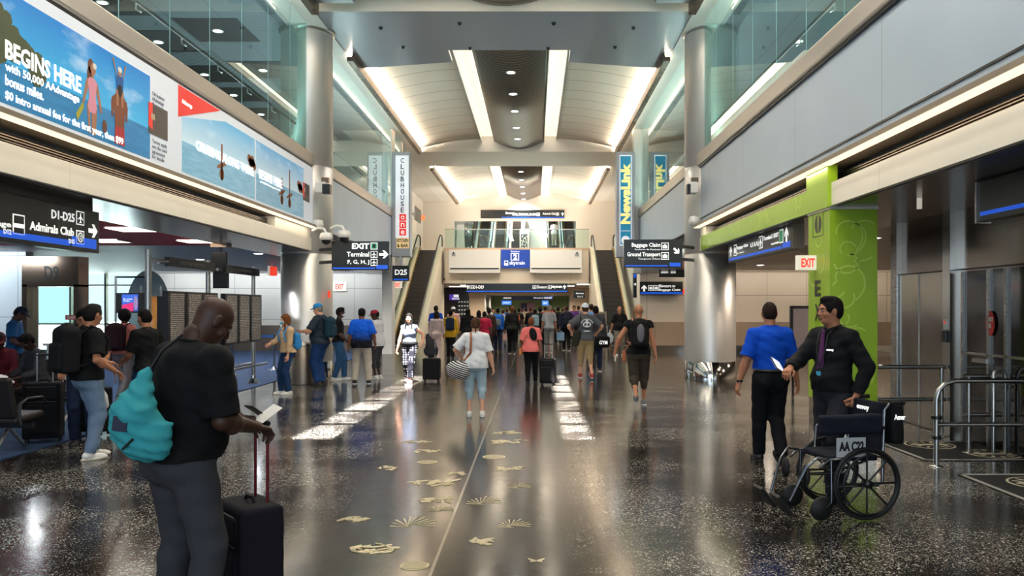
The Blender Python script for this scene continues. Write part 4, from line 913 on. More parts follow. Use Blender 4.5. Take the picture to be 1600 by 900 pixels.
# display stand, rails and posts on the right
t = thing('display_stand', 'dark framed grey display stand left of the green pillar', 'display', (5.36, 16, 0)); MB().box(-.24, .26, 0, .08, .72, 1.78).build('frame', BLACK, t, .01); MB().box(-.19, .21, -.01, 0, .78, 1.72).build('panel', mat('display_grey', c(120, 112, 112), .3), t)
for x in (-.18, .2): MB().box(x-.02, x+.02, .02, .06, 0, .74).build('leg', BLACK, t)
def rail(lab, x0, x1, y, h=.94, mid=.46, curved=True, posts=()):
    t = thing('steel_rail', lab, 'railing', (x0, y, 0)); L = x1-x0; r = .028
    if curved: MB().tube([(0, 0, .0), (0, 0, h-.2), (.03, 0, h-.1), (.1, 0, h-.03), (.2, 0, h), (L, 0, h)], r, 12).build('top_rail', STEEL, t)
    else: MB().tube([(0, 0, h), (L, 0, h)], r, 12).build('top_rail', STEEL, t)
    MB().tube([(0, 0, mid), (L, 0, mid)], r*.9, 10).build('mid_rail', STEEL, t)
    for p in posts: MB().tube([(p, 0, 0), (p, 0, h)], r, 10).build('post', STEEL, t); 
    for p in ((0,) if curved else ())+tuple(posts): MB().lathe([(.07, 0), (.07, .012), (.035, .02)], p, 0, 16).build('foot_plate', CHROME, t)
    if curved:
        for z in (.30, .52): MB().lathe([(.055, z), (.055, z+.035)], 0, 0, 14).build('clamp', BLACK, t)
    return t
rail('curved steel rail in the foreground in front of the lift doors, right edge', 4.42, 5.6, 8.8)
rail('straight steel rail behind the wheelchair, between the green pillar and the lift', 4.66, 5.58, 10.85, .94, .50, False, (.86,))
t = rail('low curved steel rails at the far right edge by the glazed doors', 5.15, 5.6, 9.6, .92, .46, False, (.06,))
MB().tube([(.3, -.1, 0), (.3, -.1, .95), (.34, -.1, 1.02), (.4, -.1, 1.02), (.44, -.1, .95), (.44, -.1, 0)], .022, 8).build('hoop', STEEL, t)
t = rail('distant steel rail between the right column and the guard in blue', 8.0, 9.7, 28, .95, .5, False, (.05, .8, 1.6))
t = thing('card_stand', 'small steel box stand at the right edge on the mat', 'stand', (5.45, 8.45, 0)); MB().box(-.15, .15, -.1, .1, .0, .34).build('box', CHROME, t, .01)
# projector-like lamps and domes on the columns
for x, sg, lab in ((-4.93, 1, 'left'), (3.68, -1, 'right')):
    t = thing('wall_spotlight', 'white and black spotlight box mounted on the %s column' % lab, 'spotlight', (x, 18.62, 4.55))
    MB().box(-.13, .10, -.15, .12, -.16, .10).build('housing', WHITE, t, .02); MB().box(sg*.1-.06, sg*.1+.12 if sg > 0 else sg*.1+.02, -.2, -.02, -.18, .04).build('lens_hood', BLACK, t, .01); MB().box(-.03, .14, .0, .1, .1, .22).build('bracket', BRONZE, t)
def dome(x, y, z, lab):
    t = thing('dome_camera', lab, 'security camera', (x, y, z)); MB().lathe([(.02, .16), (.12, .14), (.15, .05), (.14, .0), (.11, -.02)], n=20).build('housing', WHITE, t); MB().lathe([(.11, -.02), (.09, -.09), (.0, -.13)], n=20).build('lens', BLACK, t); MB().tube([(0, 0, .15), (-.05, 0, .24), (-.2, .05, .26), (-.34, .1, .2)], .03, 8).build('arm', WHITE, t)
dome(-4.35, 18.3, 3.36, 'white dome camera on an arm just above the EXIT sign, right of the left column'); dome(-4.75, 18.25, 3.30, 'white dome camera against the left column above the EXIT sign')
t = thing('fixture', 'round white fitting at the lower right end of the billboard', 'lamp', (-5.05, 18.68, 3.68)); MB().lathe([(.0, -.12), (.1, -.1), (.13, 0), (.1, .1), (0, .12)], n=16).build('globe', WHITE, t)
t = thing('fixture', 'round white fitting at the lower left end of the right gallery front', 'lamp', (3.72, 18.62, 3.76)); MB().lathe([(.0, -.12), (.1, -.1), (.13, 0), (.1, .1), (0, .12)], n=16).build('globe', WHITE, t)
t = thing('wall_lamp', 'small white lamp under the dark soffit, right', 'lamp', (4.62, 9.6, 2.93)); MB().lathe([(.03, 0), (.03, .13)], n=12).build('tube', BOXW, t); 
for x, y, r in ((-6.9, 13.8, .33), (-6.85, 16.3, .3), (-8.6, 16.2, .3)):
    t = thing('ceiling_light_panel', 'square lit panel in the red low ceiling', 'ceiling light', (x, y, 3.1), 0, 'lit panels of the red ceiling'); MB().box(-r, r, -r, r, -.02, 0).build('panel', MATS['lamp_panel'], t); 
    m = MB(); m.box(-r-.03, -r, -r, r, -.025, 0); m.box(r, r+.03, -r, r, -.025, 0); m.build('frame', WHITE, t)
for x, y in ((-8.2, 21), (-7.4, 24), (-9.4, 22.5), (-7.3, 28), (-10.4, 26), (-6.9, 20)): downlight(x, y, 3.1, .1, 'round lamps of the low left ceiling', 'round lamp in the low ceiling of the left gate area')
for x, y in ((7.6, 20), (8.9, 24), (7.2, 25.5), (9.6, 21), (6.6, 15.5)): downlight(x, y, 3.1, .1, 'round lamps of the low right ceiling', 'round lamp in the low beige ceiling right of the column')
for x, y in ((-2.6, 19.2), (1.3, 19.2)): pass
for x, y in ((-4.15, 37), (2.95, 37), (-4.4, 19.9), (3.15, 19.9)): pass
# gate desk, advert screen, banner
t = thing('gate_desk', 'white gate desk with a monitor in front of the glass door, far left', 'desk', (-8.75, 15, .012)); MB().box(-.28, .28, -.2, .3, 0, 1.02).build('body', mat('desk_white', c(196, 208, 214), .4), t, .01); MB().box(-.32, .34, -.25, .33, 1.02, 1.07).build('worktop', WHITE, t, .005)
mo = MB().box(-.14, .16, .06, .1, 1.2, 1.42).build('monitor', BLACK, t, .005); MB().tube([(.02, .1, 1.07), (.02, .1, 1.25)], .02, 8).build('stand', BLACK, mo)
MB().box(.22, .27, .1, .15, 1.05, 1.66).build('post', STEEL, t); r_ = MB().box(-.14, .14, .16, .17, 1.5, 1.59).build('red_notice', mat('notice_red', c(206, 90, 96), .5), t); text('BOARDING', fr((-.1, .16, 1.52), '-y'), 0, .2, 0, .05, WHITE, r_)
text('AA', fr((-.1, -.2, .8), '-y'), 0, .2, 0, .07, BLACK, t)
t = thing('advert_screen', 'blue and magenta advert screen on a steel frame, left', 'screen', (-9.08, 18, 0)); MB().box(-.34, .34, 0, .08, 1.62, 2.07).build('frame', BLACK, t)
m = MB(); ff = fr((0, 0, 0), '-y'); flat(m, ff, rect(-.2, .16, 1.66, 2.04), 0); flat(m, ff, [(-.2, 1.66), (.06, 1.66), (.06, 1.86), (-.2, 1.80)], 1, .004); flat(m, ff, ell(.11, 1.84, .045, .16), 2, .004); m.build('picture', [mat('ad_blue', c(40, 80, 170), .5, emis=c(40, 80, 170), es=.5), mat('ad_magenta', c(190, 30, 90), .5, emis=c(190, 30, 90), es=.5), mat('ad_lilac', c(180, 150, 190), .5)], t)
text('fly away\ntoday', ff, -.17, .04, 1.87, 1.95, SIGNW, t, bold=0, lift=.006)
for x in (-.36, .36): MB().tube([(x, .04, 0.012), (x, .04, 2.45)], .025, 8).build('post', STEEL, t)
MB().tube([(-.36, .04, 2.43), (.36, .04, 2.43)], .02, 8).build('cross_bar', BLACK, t)
t = thing('round_panel', 'large pale round glass panel behind the advert screen', 'panel', (-10.0, 20.5, 0)); m = MB(); flat(m, ff, ell(.1, 1.75, .55, .95, 30), 0, -.02, .02); m.build('disc', mat('pale_disc', c(150, 172, 172), .3), t); MB().tube([(.1, 0, 0.012), (.1, 0, .85)], .04, 8).build('post', STEEL, t)
def orange():
    m = mat('orange_banner', c(190, 100, 40), .5); n_ = NT(m); n_.l(n_.mix(n_.noise(3, 3, mp=(1, 1, .5)), c(96, 50, 26), c(226, 150, 70)), n_.b.inputs['Base Color']); return m
t = thing('banner', 'orange and brown printed banner on a steel frame left of the flight screens', 'banner', (-8.95, 18.6, 0)); MB().box(-.17, .22, 0, .03, .9, 2.0).build('print', orange(), t)
for x in (-.2, .25): MB().tube([(x, .02, 0.012), (x, .02, 2.25)], .02, 8).build('post', STEEL, t)
# small wall items
t = thing('fire_alarm', 'small red fire alarm on the left column', 'alarm', (-4.9, 19.0, 1.75+20*19/F)); MB().box(0, .05, -.05, .05, -.08, .08).build('box', RED, t, .01)
t = thing('fire_alarm', 'small red fire alarm on the wall left of the escalator', 'alarm', (-5.88, 31.95, 2.1)); MB().box(-.05, .05, -.04, .0, -.1, .1).build('box', RED, t, .01)
t = thing('fire_alarm', 'small red fire alarm at the end of the Elevators sign', 'alarm', (5.8, 31.0, 2.35)); MB().box(-.07, .07, -.04, .0, -.1, .1).build('box', RED, t, .01)
t = thing('wall_lamp', 'orange lit marker on the left upper wall before the end wall', 'sign', (-6.9, 48.2, 7.1)); MB().box(0, .3, 0, .05, -.1, .2).build('face', mat('orange_lit', c(250, 140, 90), .5, emis=c(250, 140, 90), es=.6), t)
t = thing('hanging_screen', 'dark slanted display hanging on the upper left wall above the escalator', 'screen', (-6.2, 42.5, 7.0)); MB().box(-.02, .04, -1.2, 1.0, -.7, .0).build('case', mat('grey_dark', c(90, 86, 80), .5), t)
m = B(-6.96, -6.93, 43.5, 47, 5.0, 7.0); struct(m, 'door_5', mat('bright_door', c(240, 232, 220), .4)); struct(B(-6.94, -6.85, 43.3, 47.2, 7.0, 7.08), 'trim_door_head', BRONZE)
struct(B(5.06, 5.1, 41, 44, 5.0, 7.0), 'door_6', mat('beige_door', c(206, 196, 184), .4))
# information totem by the right escalator foot
t = thing('info_totem', 'steel framed information board beside the foot of the right escalator', 'board', (2.9, 36, 0)); MB().box(-.35, .35, 0, .12, .05, 1.55).build('frame', WARMS, t, .01); MB().box(-.27, .27, -.01, 0, .35, 1.45).build('panel', mat('totem_dark', c(60, 60, 60), .4), t)
# ------------------------------------------------------------------ soft shapes from distance fields (people, bags, cloth)
V3 = lambda *a: np.array(a, dtype=float)
class SDF:
    def __init__(s, vox): s.v = vox; s.p = []; s.cuts = []; s.fold = 0; s.seed = 0; s.ff = 1
    def _bb(s, pts, r):
        pts = np.array(pts); return pts.min(0)-r, pts.max(0)+r
    def cap(s, a, b, ra, rb, k=.02, op='u', flat=None, cut=False, cuta=False):
        a, b = np.array(a, float), np.array(b, float); lo, hi = s._bb([a, b], max(ra, rb)); u = b-a; L = max(np.linalg.norm(u), 1e-6); u = u/L
        def f(x, y, z):
            px, py, pz = x-a[0], y-a[1], z-a[2]; h = np.clip((px*u[0]+py*u[1]+pz*u[2])/L, 0, 1)
            qx, qy, qz = px-u[0]*L*h, py-u[1]*L*h, pz-u[2]*L*h
            if flat is not None:
                n, sc = flat; w = (1/sc-1)*(qx*n[0]+qy*n[1]+qz*n[2]); qx, qy, qz = qx+w*n[0], qy+w*n[1], qz+w*n[2]
            d = np.sqrt(qx*qx+qy*qy+qz*qz)-(ra+(rb-ra)*h)
            if cut: d = np.maximum(d, (x-b[0])*u[0]+(y-b[1])*u[1]+(z-b[2])*u[2])
            if cuta: d = np.maximum(d, -((x-a[0])*u[0]+(y-a[1])*u[1]+(z-a[2])*u[2]))
            return d
        s.p.append((f, lo, hi, k, op)); return s
    def ell(s, cc, r, R=None, k=.02, op='u'):
        cc = np.array(cc, float); r = np.array(r, float); R = np.eye(3) if R is None else np.array(R); e = np.sqrt(((R*r)**2).sum(1))
        def f(x, y, z):
            px, py, pz = x-cc[0], y-cc[1], z-cc[2]; q = [(R[0, i]*px+R[1, i]*py+R[2, i]*pz) for i in range(3)]
            k0 = np.sqrt(sum((q[i]/r[i])**2 for i in range(3))); k1 = np.sqrt(sum((q[i]/r[i]**2)**2 for i in range(3)))+1e-6
            return k0*(k0-1)/k1
        s.p.append((f, cc-e, cc+e, k, op)); return s
    def box(s, cc, h, rr=.02, R=None, k=.02, op='u'):
        cc = np.array(cc, float); h = np.array(h, float); R = np.eye(3) if R is None else np.array(R); e = np.abs(R*h).sum(1)
        def f(x, y, z):
            px, py, pz = x-cc[0], y-cc[1], z-cc[2]; q = [np.abs(R[0, i]*px+R[1, i]*py+R[2, i]*pz)-(h[i]-rr) for i in range(3)]
            return np.sqrt(sum(np.maximum(t, 0)**2 for t in q))+np.minimum(np.maximum(q[0], np.maximum(q[1], q[2])), 0)-rr
        s.p.append((f, cc-e, cc+e, k, op)); return s
    def plane(s, q, n): s.p.append((np.array(q, float), np.array(n, float), None, 0, 'cut')); return s
    def mesh(s):
        v = s.v; us = [p for p in s.p if p[4] == 'u']; lo = np.min([p[1] for p in us], 0)-3*v; hi = np.max([p[2] for p in us], 0)+3*v
        n = np.ceil((hi-lo)/v).astype(int)+1; D = np.full(n, 1.0, np.float32); ax = [lo[i]+v*np.arange(n[i]) for i in range(3)]
        for p in s.p:
            if p[4] == 'cut':
                q, nn = p[0], p[1]; d = ((ax[0]-q[0])*nn[0])[:, None, None]+((ax[1]-q[1])*nn[1])[None, :, None]+((ax[2]-q[2])*nn[2])[None, None, :]
                D = np.maximum(D, d.astype(np.float32)); continue
            f, l, h, k, op = p; pad = k+2.5*v; i0 = np.maximum(np.floor((l-pad-lo)/v).astype(int), 0); i1 = np.minimum(np.ceil((h+pad-lo)/v).astype(int)+1, n)
            if (i1 <= i0).any(): continue
            sl = tuple(slice(i0[i], i1[i]) for i in range(3)); d = f(ax[0][sl[0]][:, None, None], ax[1][sl[1]][None, :, None], ax[2][sl[2]][None, None, :]).astype(np.float32)
            A = D[sl]
            if op == 'u': t = np.clip(.5+.5*(A-d)/k, 0, 1); D[sl] = A*(1-t)+d*t-k*t*(1-t)
            else: d = -d; t = np.clip(.5-.5*(A-d)/k, 0, 1); D[sl] = A*(1-t)+d*t+k*t*(1-t)
        if s.fold:
            x, y, z = ax[0][:, None, None], ax[1][None, :, None], ax[2][None, None, :]; q = s.seed*1.7
            x, y, z = x*s.ff, y*s.ff, z*s.ff; D += (s.fold*(np.sin(19*x+11*z+q+1.5*np.sin(9*z+7*y))*np.sin(15*z+13*y+2*q+1.3*np.sin(14*x))+.6*np.sin(41*z+17*x-13*y+q))).astype(np.float32)
            for p in s.p:
                if p[4] == 'cut': q, nn = p[0], p[1]; D = np.maximum(D, (((ax[0]-q[0])*nn[0])[:, None, None]+((ax[1]-q[1])*nn[1])[None, :, None]+((ax[2]-q[2])*nn[2])[None, None, :]).astype(np.float32))
        S = D < 0; nx, ny, nz = [q-1 for q in D.shape]; cnt = np.zeros((nx, ny, nz), np.int8)
        cs = [(i, j, k) for i in (0, 1) for j in (0, 1) for k in (0, 1)]
        for i, j, k in cs: cnt += S[i:i+nx, j:j+ny, k:k+nz]
        act = (cnt > 0) & (cnt < 8); idx = np.argwhere(act); vid = np.full(act.shape, -1, np.int64); vid[act] = np.arange(len(idx))
        acc = np.zeros((len(idx), 3)); num = np.zeros(len(idx)); val = {q: D[idx[:, 0]+q[0], idx[:, 1]+q[1], idx[:, 2]+q[2]] for q in cs}
        for a in cs:
            for ax_ in range(3):
                if a[ax_]: continue
                b = list(a); b[ax_] = 1; b = tuple(b); da, db = val[a], val[b]; m = (da < 0) != (db < 0); t = np.where(m, da/(da-db+1e-12), 0)
                pt = np.tile(np.array(a, float), (len(idx), 1)); pt[:, ax_] = t; acc[m] += pt[m]; num[m] += 1
        vs = lo+v*(idx+acc/np.maximum(num, 1)[:, None]); fs = []
        for ax_ in range(3):
            o1, o2 = [q for q in range(3) if q != ax_]
            s0 = [slice(1, None)]*3; s0[ax_] = slice(0, -1); s1 = list(s0); s1[ax_] = slice(1, None)
            A, Bq = S[tuple(s0)], S[tuple(s1)]; e = np.argwhere(A != Bq)
            if not len(e): continue
            sg = A[e[:, 0], e[:, 1], e[:, 2]]; e = e.copy(); e[:, o1] += 1; e[:, o2] += 1
            def g(d1, d2): q = e.copy(); q[:, o1] -= d1; q[:, o2] -= d2; return vid[q[:, 0].clip(0, nx-1), q[:, 1].clip(0, ny-1), q[:, 2].clip(0, nz-1)]
            Q = np.stack([g(0, 0), g(1, 0), g(1, 1), g(0, 1)], 1); fl_ = sg if ax_ != 1 else ~sg; Q[~fl_] = Q[~fl_][:, ::-1]; fs.append(Q)
        fs = np.concatenate(fs) if fs else np.zeros((0, 4), int); fs = fs[(fs >= 0).all(1)]
        return vs, fs
def softmesh(name, sdfs, mats, parent=None, matfn=None, off=(0, 0, 0)):
    vs, fs, mi, o = [], [], [], 0
    for i, s in enumerate(sdfs):
        a, b = s.mesh() if isinstance(s, SDF) else s
        vs.append(a); fs.append(b+o); o += len(a)
        if matfn: ctr = a[b].mean(1); mi.append(matfn(i, ctr))
        else: mi.append(np.zeros(len(b), int))
    vs = np.concatenate(vs)-np.array(off); fs = np.concatenate(fs); mi = np.concatenate(mi)
    me = bpy.data.meshes.new(name); me.vertices.add(len(vs)); me.vertices.foreach_set('co', vs.reshape(-1).astype(np.float32))
    me.loops.add(len(fs)*4); me.loops.foreach_set('vertex_index', fs.reshape(-1).astype(np.int32)); me.polygons.add(len(fs))
    me.polygons.foreach_set('loop_start', (np.arange(len(fs))*4).astype(np.int32)); me.update(calc_edges=True); me.validate()
    for m in (mats if isinstance(mats, (list, tuple)) else [mats]): me.materials.append(m)
    if len(me.polygons) == len(mi): me.polygons.foreach_set('material_index', mi.astype(np.int32))
    me.polygons.foreach_set('use_smooth', np.ones(len(me.polygons), bool)); me.update()
    ob = bpy.data.objects.new(name, me); C.objects.link(ob)
    if parent: ob.parent = parent
    return ob
def skinm(n, col): return mat('skin_'+n, col, .5, bump=.05, bscale=150, spec=.35)
SK = {'light': skinm('light', c(206, 152, 124)), 'tan': skinm('tan', c(168, 112, 82)), 'brown': skinm('brown', c(104, 64, 46)), 'dark': skinm('dark', c(66, 40, 30))}
LIP = mat('lips', c(152, 96, 80), .5); EYEW = mat('eye_white', c(150, 142, 136), .4); EYED = mat('eye_dark', c(26, 18, 14), .3)
def hairm(n, col): return mat('hair_'+n, col, .7, bump=.6, bscale=90, spec=.12)
HR = {'black': hairm('black', c(20, 16, 15)), 'brown': hairm('brown', c(70, 46, 32)), 'dbrown': hairm('dark_brown', c(40, 28, 22)), 'auburn': hairm('auburn', c(104, 62, 34)), 'grey': hairm('grey', c(120, 112, 104))}
def rotm(rx, ry, rz): return np.array(Euler((math.radians(rx), math.radians(ry), math.radians(rz)), 'ZXY').to_matrix()) if 0 else np.array(Matrix.Rotation(math.radians(rz), 3, 'Z') @ Matrix.Rotation(math.radians(ry), 3, 'Y') @ Matrix.Rotation(math.radians(rx), 3, 'X'))
def ik(a, b, l1, l2, pole):
    a, b, pole = map(lambda t: np.array(t, float), (a, b, pole)); d = b-a; L = np.linalg.norm(d); u = d/L
    if L > (l1+l2)*.999: b = a+u*(l1+l2)*.999; L = (l1+l2)*.999
    x = (l1*l1-l2*l2+L*L)/(2*L); h = math.sqrt(max(l1*l1-x*x, 0)); p = pole-u*np.dot(pole, u); p /= np.linalg.norm(p)
    return a+u*x+p*h, b
class Fig: pass
def person(label, x, y, rz=0, H=1.75, g=1.0, skin='tan', pz=.93, lean=2, slean=0, head=(0, 0, 0), wl=None, wr=None, el=(-.5, -1, -.3), er=(.5, -1, -.3),
           al=None, ar=None, curl=(.35, .35), hair=('short', 'black'), shirt=None, trousers=None, shoes=('white', 'white'), cap=None, mask=None, sh=1.0, group=None, vox=None,
           fl=(0, 0), tw=0, kl=(0, 1, 0), kr=(0, 1, 0), fingers=True, face=None, bust=0, z0=0):
    """people are built facing +y, left = -x; all pose numbers are metres for a 1.75 m figure"""
    s = H/1.75; D = max(math.hypot(x, y), 4); vox = vox or min(max(.0062*D/9, .0062), .016)
    R = thing('person', label, 'person', (x, y, z0), math.radians(rz), group); S = lambda *a: np.array(a, float)*s
    Rt = rotm(-lean, slean, 0); up = Rt@V3(0, 0, 1); fw = Rt@V3(0, 1, 0); P = V3(0, 0, pz); Rs = rotm(0, 0, tw)
    gl = math.sqrt(g); P0 = P; T = lambda a, b, cc: P0+Rt@(Rs@V3(a, b, 0))+up*cc            # point on the torso: right, forward, up from the pelvis
    N = T(0, .0, .555); SH = {-1: T(-.160*sh, 0, .470), 1: T(.160*sh, 0, .470)}
    w = {-1: V3(*(wl or (-.27, .03, .84))), 1: V3(*(wr or (.27, .03, .84)))}; pol = {-1: el, 1: er}
    E = {}; W = {}
    for q in (-1, 1): E[q], W[q] = ik(SH[q], w[q], .285, .255, pol[q])
    an = {-1: V3(*(al or (-.10, 0, .08))[:3]), 1: V3(*(ar or (.10, 0, .08))[:3])}; pit = {-1: (al[3] if al and len(al) > 3 else 0), 1: (ar[3] if ar and len(ar) > 3 else 0)}
    K = {}; A = {}; HP = {q: P+V3(q*.088*gl, 0, -.01) for q in (-1, 1)}; kp = {-1: kl, 1: kr}
    for q in (-1, 1): K[q], A[q] = ik(HP[q], an[q], .43, .43, kp[q])
    gl = math.sqrt(g)
    def torso(d, e, k=.05, lo=0):
        d.ell((P+up*.0)*s, S(.158*gl+e+lo, .118*g+e+lo, .12+e), Rt, k); d.ell(T(0, .01*g, .13)*s, S(.138*g+e, .105*g+e, .14+e), Rt@Rs, k)
        if g > 1.12: d.ell(T(0, .05, .12)*s, S(.13*g+e, .11*g+e, .13+e), Rt@Rs, k)
        d.ell(T(0, .0, .33)*s, S(.150*gl*sh+e, .108*gl+e, .19+e), Rt@Rs, k); d.cap(SH[-1]*s, SH[1]*s, (.050+e)*s, (.050+e)*s, k*s)
        for q in (-1, 1): d.cap(T(q*.03, -.012, .545)*s, SH[q]*s, (.034+e*.6)*s, (.046+e)*s, .035*s)
        if bust: 
            for q in (-1, 1): d.ell(T(q*.07, .085, .33)*s, S(.07+e, .06+e, .065+e), Rt, k)
        d.ell(T(0, -.04, .46)*s, S(.11+e, .065+e, .06+e), Rt@Rs, k)
        for q in (-1, 1): d.ell((P+V3(q*.075, -.045, -.03))*s, S(.085*gl+e+lo, .085*gl+e+lo, .10+e), None, k)
    def legs(d, e, end=1.0, k=.04, flare=0, cut=False):
        for q in (-1, 1):
            d.cap(HP[q]*s, K[q]*s, (.083*gl+e)*s, (.056*gl+e+flare*.3)*s, k*s) if end > .5 else d.cap(HP[q]*s, (HP[q]+(K[q]-HP[q])*end*2)*s, (.085*gl+e)*s, (.07*gl+e+flare)*s, k*s, cut=cut)
            if end > .5: 
                t = (end-.5)*2; B_ = K[q]+(A[q]-K[q])*t; d.cap(K[q]*s, B_*s, (.054*gl+e+flare*.3)*s, (.054-.02*t+e+flare)*s, .02*s, cut=cut and end < 1.01)
                if not cut or e > .01:
                    bk = np.cross(V3(1, 0, 0), (A[q]-K[q])); bk /= np.linalg.norm(bk)
                    d.ell((K[q]+(A[q]-K[q])*.3-bk*-.012*0+V3(0, -.018, 0))*s, S(.045*gl+e*.7, .045*gl+e*.7, .12), None, .03)
    # ---- body
    b = SDF(vox); torso(b, -.008); b.cap(T(0, -.005, .50)*s, T(0, .0, .60)*s, .058*s*gl, .052*s*gl, .03*s); legs(b, -.006)
    for q in (-1, 1):
        b.cap(SH[q]*s, E[q]*s, .050*s*gl, .038*s*gl, .03*s); b.cap(E[q]*s, W[q]*s, .041*s*gl, .026*s*gl, .015*s); b.ell((E[q]*.72+W[q]*.28)*s, S(.043*gl, .043*gl, .06), None, .02)
        b.cap(A[q]*s, (A[q]+V3(0, .02, -.02))*s, .036*s, .034*s, .02*s)
    # ---- head
    pitch, yaw, roll = head; Rh = np.array(Matrix.Rotation(math.radians(yaw), 3, 'Z') @ Matrix.Rotation(math.radians(-pitch), 3, 'X') @ Matrix.Rotation(math.radians(roll), 3, 'Y'))
    O = T(0, .015, .60)+Rh@V3(0, .012, .10)*1.0; hp = lambda a, b_, cc: (O+Rh@V3(a, b_, cc))*s
    hv = vox*.6; h = SDF(hv); near = D < 21
    h.ell(hp(0, -.012, .032), S(.074, .096, .090), Rh, .03); h.ell(hp(0, .022, -.028), S(.060, .066, .082), Rh, .03); h.ell(hp(0, .045, -.085), S(.036, .036, .026), Rh, .03)
    h.cap(T(0, -.005, .53)*s, hp(0, -.02, -.04), .056*s*gl, .052*s*gl, .03*s)
    if near:
        h.ell(hp(0, .070, .028), S(.052, .022, .014), Rh, .015)
        for q in (-1, 1): h.ell(hp(q*.030, .092, .008), S(.019, .014, .012), Rh, .010, 's'); h.ell(hp(q*.030, .074, .008), S(.0135, .0125, .0105), Rh, .003); h.ell(hp(q*.045, .058, -.028), S(.022, .02, .022), Rh, .02)
        h.cap(hp(0, .084, .018), hp(0, .103, -.020), .009*s, .0125*s, .012*s); h.ell(hp(0, .093, -.026), S(.019, .013, .009), Rh, .008)
        h.ell(hp(0, .083, -.052), S(.025, .012, .007), Rh, .004); h.ell(hp(0, .080, -.063), S(.021, .012, .007), Rh, .004)
    for q in (-1, 1): h.ell(hp(q*.076, -.004, .0), S(.011, .022, .032), Rh, .008)
    sds = [b, h]
    # ---- hands
    def hand(q, cu):
        if q > 0: fwd = W[q]-E[q]
        else: fwd = W[q]-E[q]
        d = fwd/np.linalg.norm(fwd); inn = V3(-q, .15, 0); inn = inn-d*np.dot(inn, d)
        if np.linalg.norm(inn) < .2: inn = V3(0, 0, -1)-d*np.dot(V3(0, 0, -1), d)
        if abs(d[2]) < .6: inn = V3(0, 0, -1)-d*np.dot(V3(0, 0, -1), d)               # palm turned down when the forearm is level
        n = inn/np.linalg.norm(inn); t = np.cross(n, d)*(1 if np.dot(np.cross(n, d), V3(0, 1, 0)+V3(-q, 0, 0)*.6) > 0 else -1)
        hd = SDF(min(max(.0045, hv*.75), .009)); r = 1.0 if D < 14 else 1.15
        hd.cap((W[q]-d*.03)*s, (W[q]+d*.02)*s, .027*s, .026*s, .02*s, flat=(n, .75)); hd.cap((W[q]+d*.03)*s, (W[q]+d*.065)*s, .036*s, .040*s, .02*s, flat=(n, .42))
        for i, (o, L) in enumerate(((.030, .072), (.010, .082), (-.010, .076), (-.029, .060))):
            base = W[q]+d*.088+t*o; a1 = cu*1.25+.1*i*cu; d1 = d*math.cos(a1)+n*math.sin(a1)+t*(o*2.0*(1-cu)); p1 = base+d1*L*.5; a2 = a1+cu*1.5; d2 = d*math.cos(a2)+n*math.sin(a2); p2 = p1+d2*L*.5
            hd.cap((base-d*.02)*s, p1*s, .0095*r*s, .0085*r*s, .004*s); hd.cap(p1*s, p2*s, .0085*r*s, .0068*r*s, .003*s)
        b0 = W[q]+d*.025+t*.024; t1 = b0+(d*.6+t*.6+n*.35)*.045; t2 = t1+(d*.85+n*(.3+cu)-t*.2*cu)*.032
        hd.cap(b0*s, t1*s, .0125*r*s, .0105*r*s, .008*s); hd.cap(t1*s, t2*s, .0102*r*s, .0078*r*s, .004*s)
        return hd
    sds += [hand(-1, curl[0]), hand(1, curl[1])]
    Oh = O*s
    def mf(i, ctr):
        m = np.zeros(len(ctr), int)
        if i != 1 or not near: return m
        l = ((ctr-Oh)@Rh)/s; X, Yy, Z = np.abs(l[:, 0]), l[:, 1], l[:, 2]
        m[(Yy > .078) & (X < .024) & (Z < -.046) & (Z > -.069)] = 1
        e = ((X-.030)/.0135)**2+((Z-.008)/.0085)**2 < 1; m[e & (Yy > .076) & (np.abs(Z-.008) < .0055)] = 2; m[e & (X > .0235) & (X < .0365) & (np.abs(Z-.008) < .007) & (Yy > .076)] = 3
        m[(X > .014) & (X < .048) & (Z > .024) & (Z < .033) & (Yy > .072)] = 3
        return m
    body = softmesh('body', sds, [SK[skin], LIP if skin in ('light', 'tan') else mat('lips_dark', c(86, 48, 42), .5), EYEW, EYED], R, mf)
    f = Fig(); f.R, f.s, f.T, f.SH, f.E, f.W, f.K, f.A, f.O, f.Rh, f.hp, f.vox, f.g, f.gl, f.up, f.Rt, f.P = R, s, lambda *a: T(*a)*s, SH, E, W, K, A, O, Rh, hp, vox, g, gl, up, Rt, P
    f.loc = V3(x, y, z0); f.rz = math.radians(rz); f.sh = sh
    # ---- shirt
    if shirt:
        m, sleeve, hem = shirt[:3]; e = shirt[3] if len(shirt) > 3 else .014; d = SDF(vox*.9); tuck = hem > .96; hem = max(hem, pz+.088) if tuck else hem; torso(d, e, .05, 0 if tuck else .014)
        if hem < .88:
            d.cap((P+up*.05)*s, V3(P[0], P[1], hem)*s, (.160*gl+e+.012)*s, (.166*gl+e+.014)*s, .05*s, flat=(V3(0, 1, 0), .82*g/gl))
        nk = T(0, .0, .56)*s; d.plane(nk+np.array([0, 0, .012])*s, up*.96+fw*.28); d.plane(V3(0, 0, hem)*s, V3(0, 0, -1))
        for q in (-1, 1):
            if sleeve <= 0: continue
            if sleeve <= 1: d.cap(SH[q]*s, (SH[q]+(E[q]-SH[q])*sleeve)*s, (.056*gl+e)*s, (.054*gl+e+.006)*s, .03*s, cut=True)
            else: d.cap(SH[q]*s, E[q]*s, (.054*gl+e)*s, (.044*gl+e)*s, .04*s); d.cap(E[q]*s, (E[q]+(W[q]-E[q])*(sleeve-1))*s, (.044*gl+e)*s, (.032*gl+e)*s, .02*s, cut=True)
        d.fold = .0042 if D < 9 else .0035; d.ff = 1.5; d.seed = x+y
        softmesh('shirt', [d], m, R)
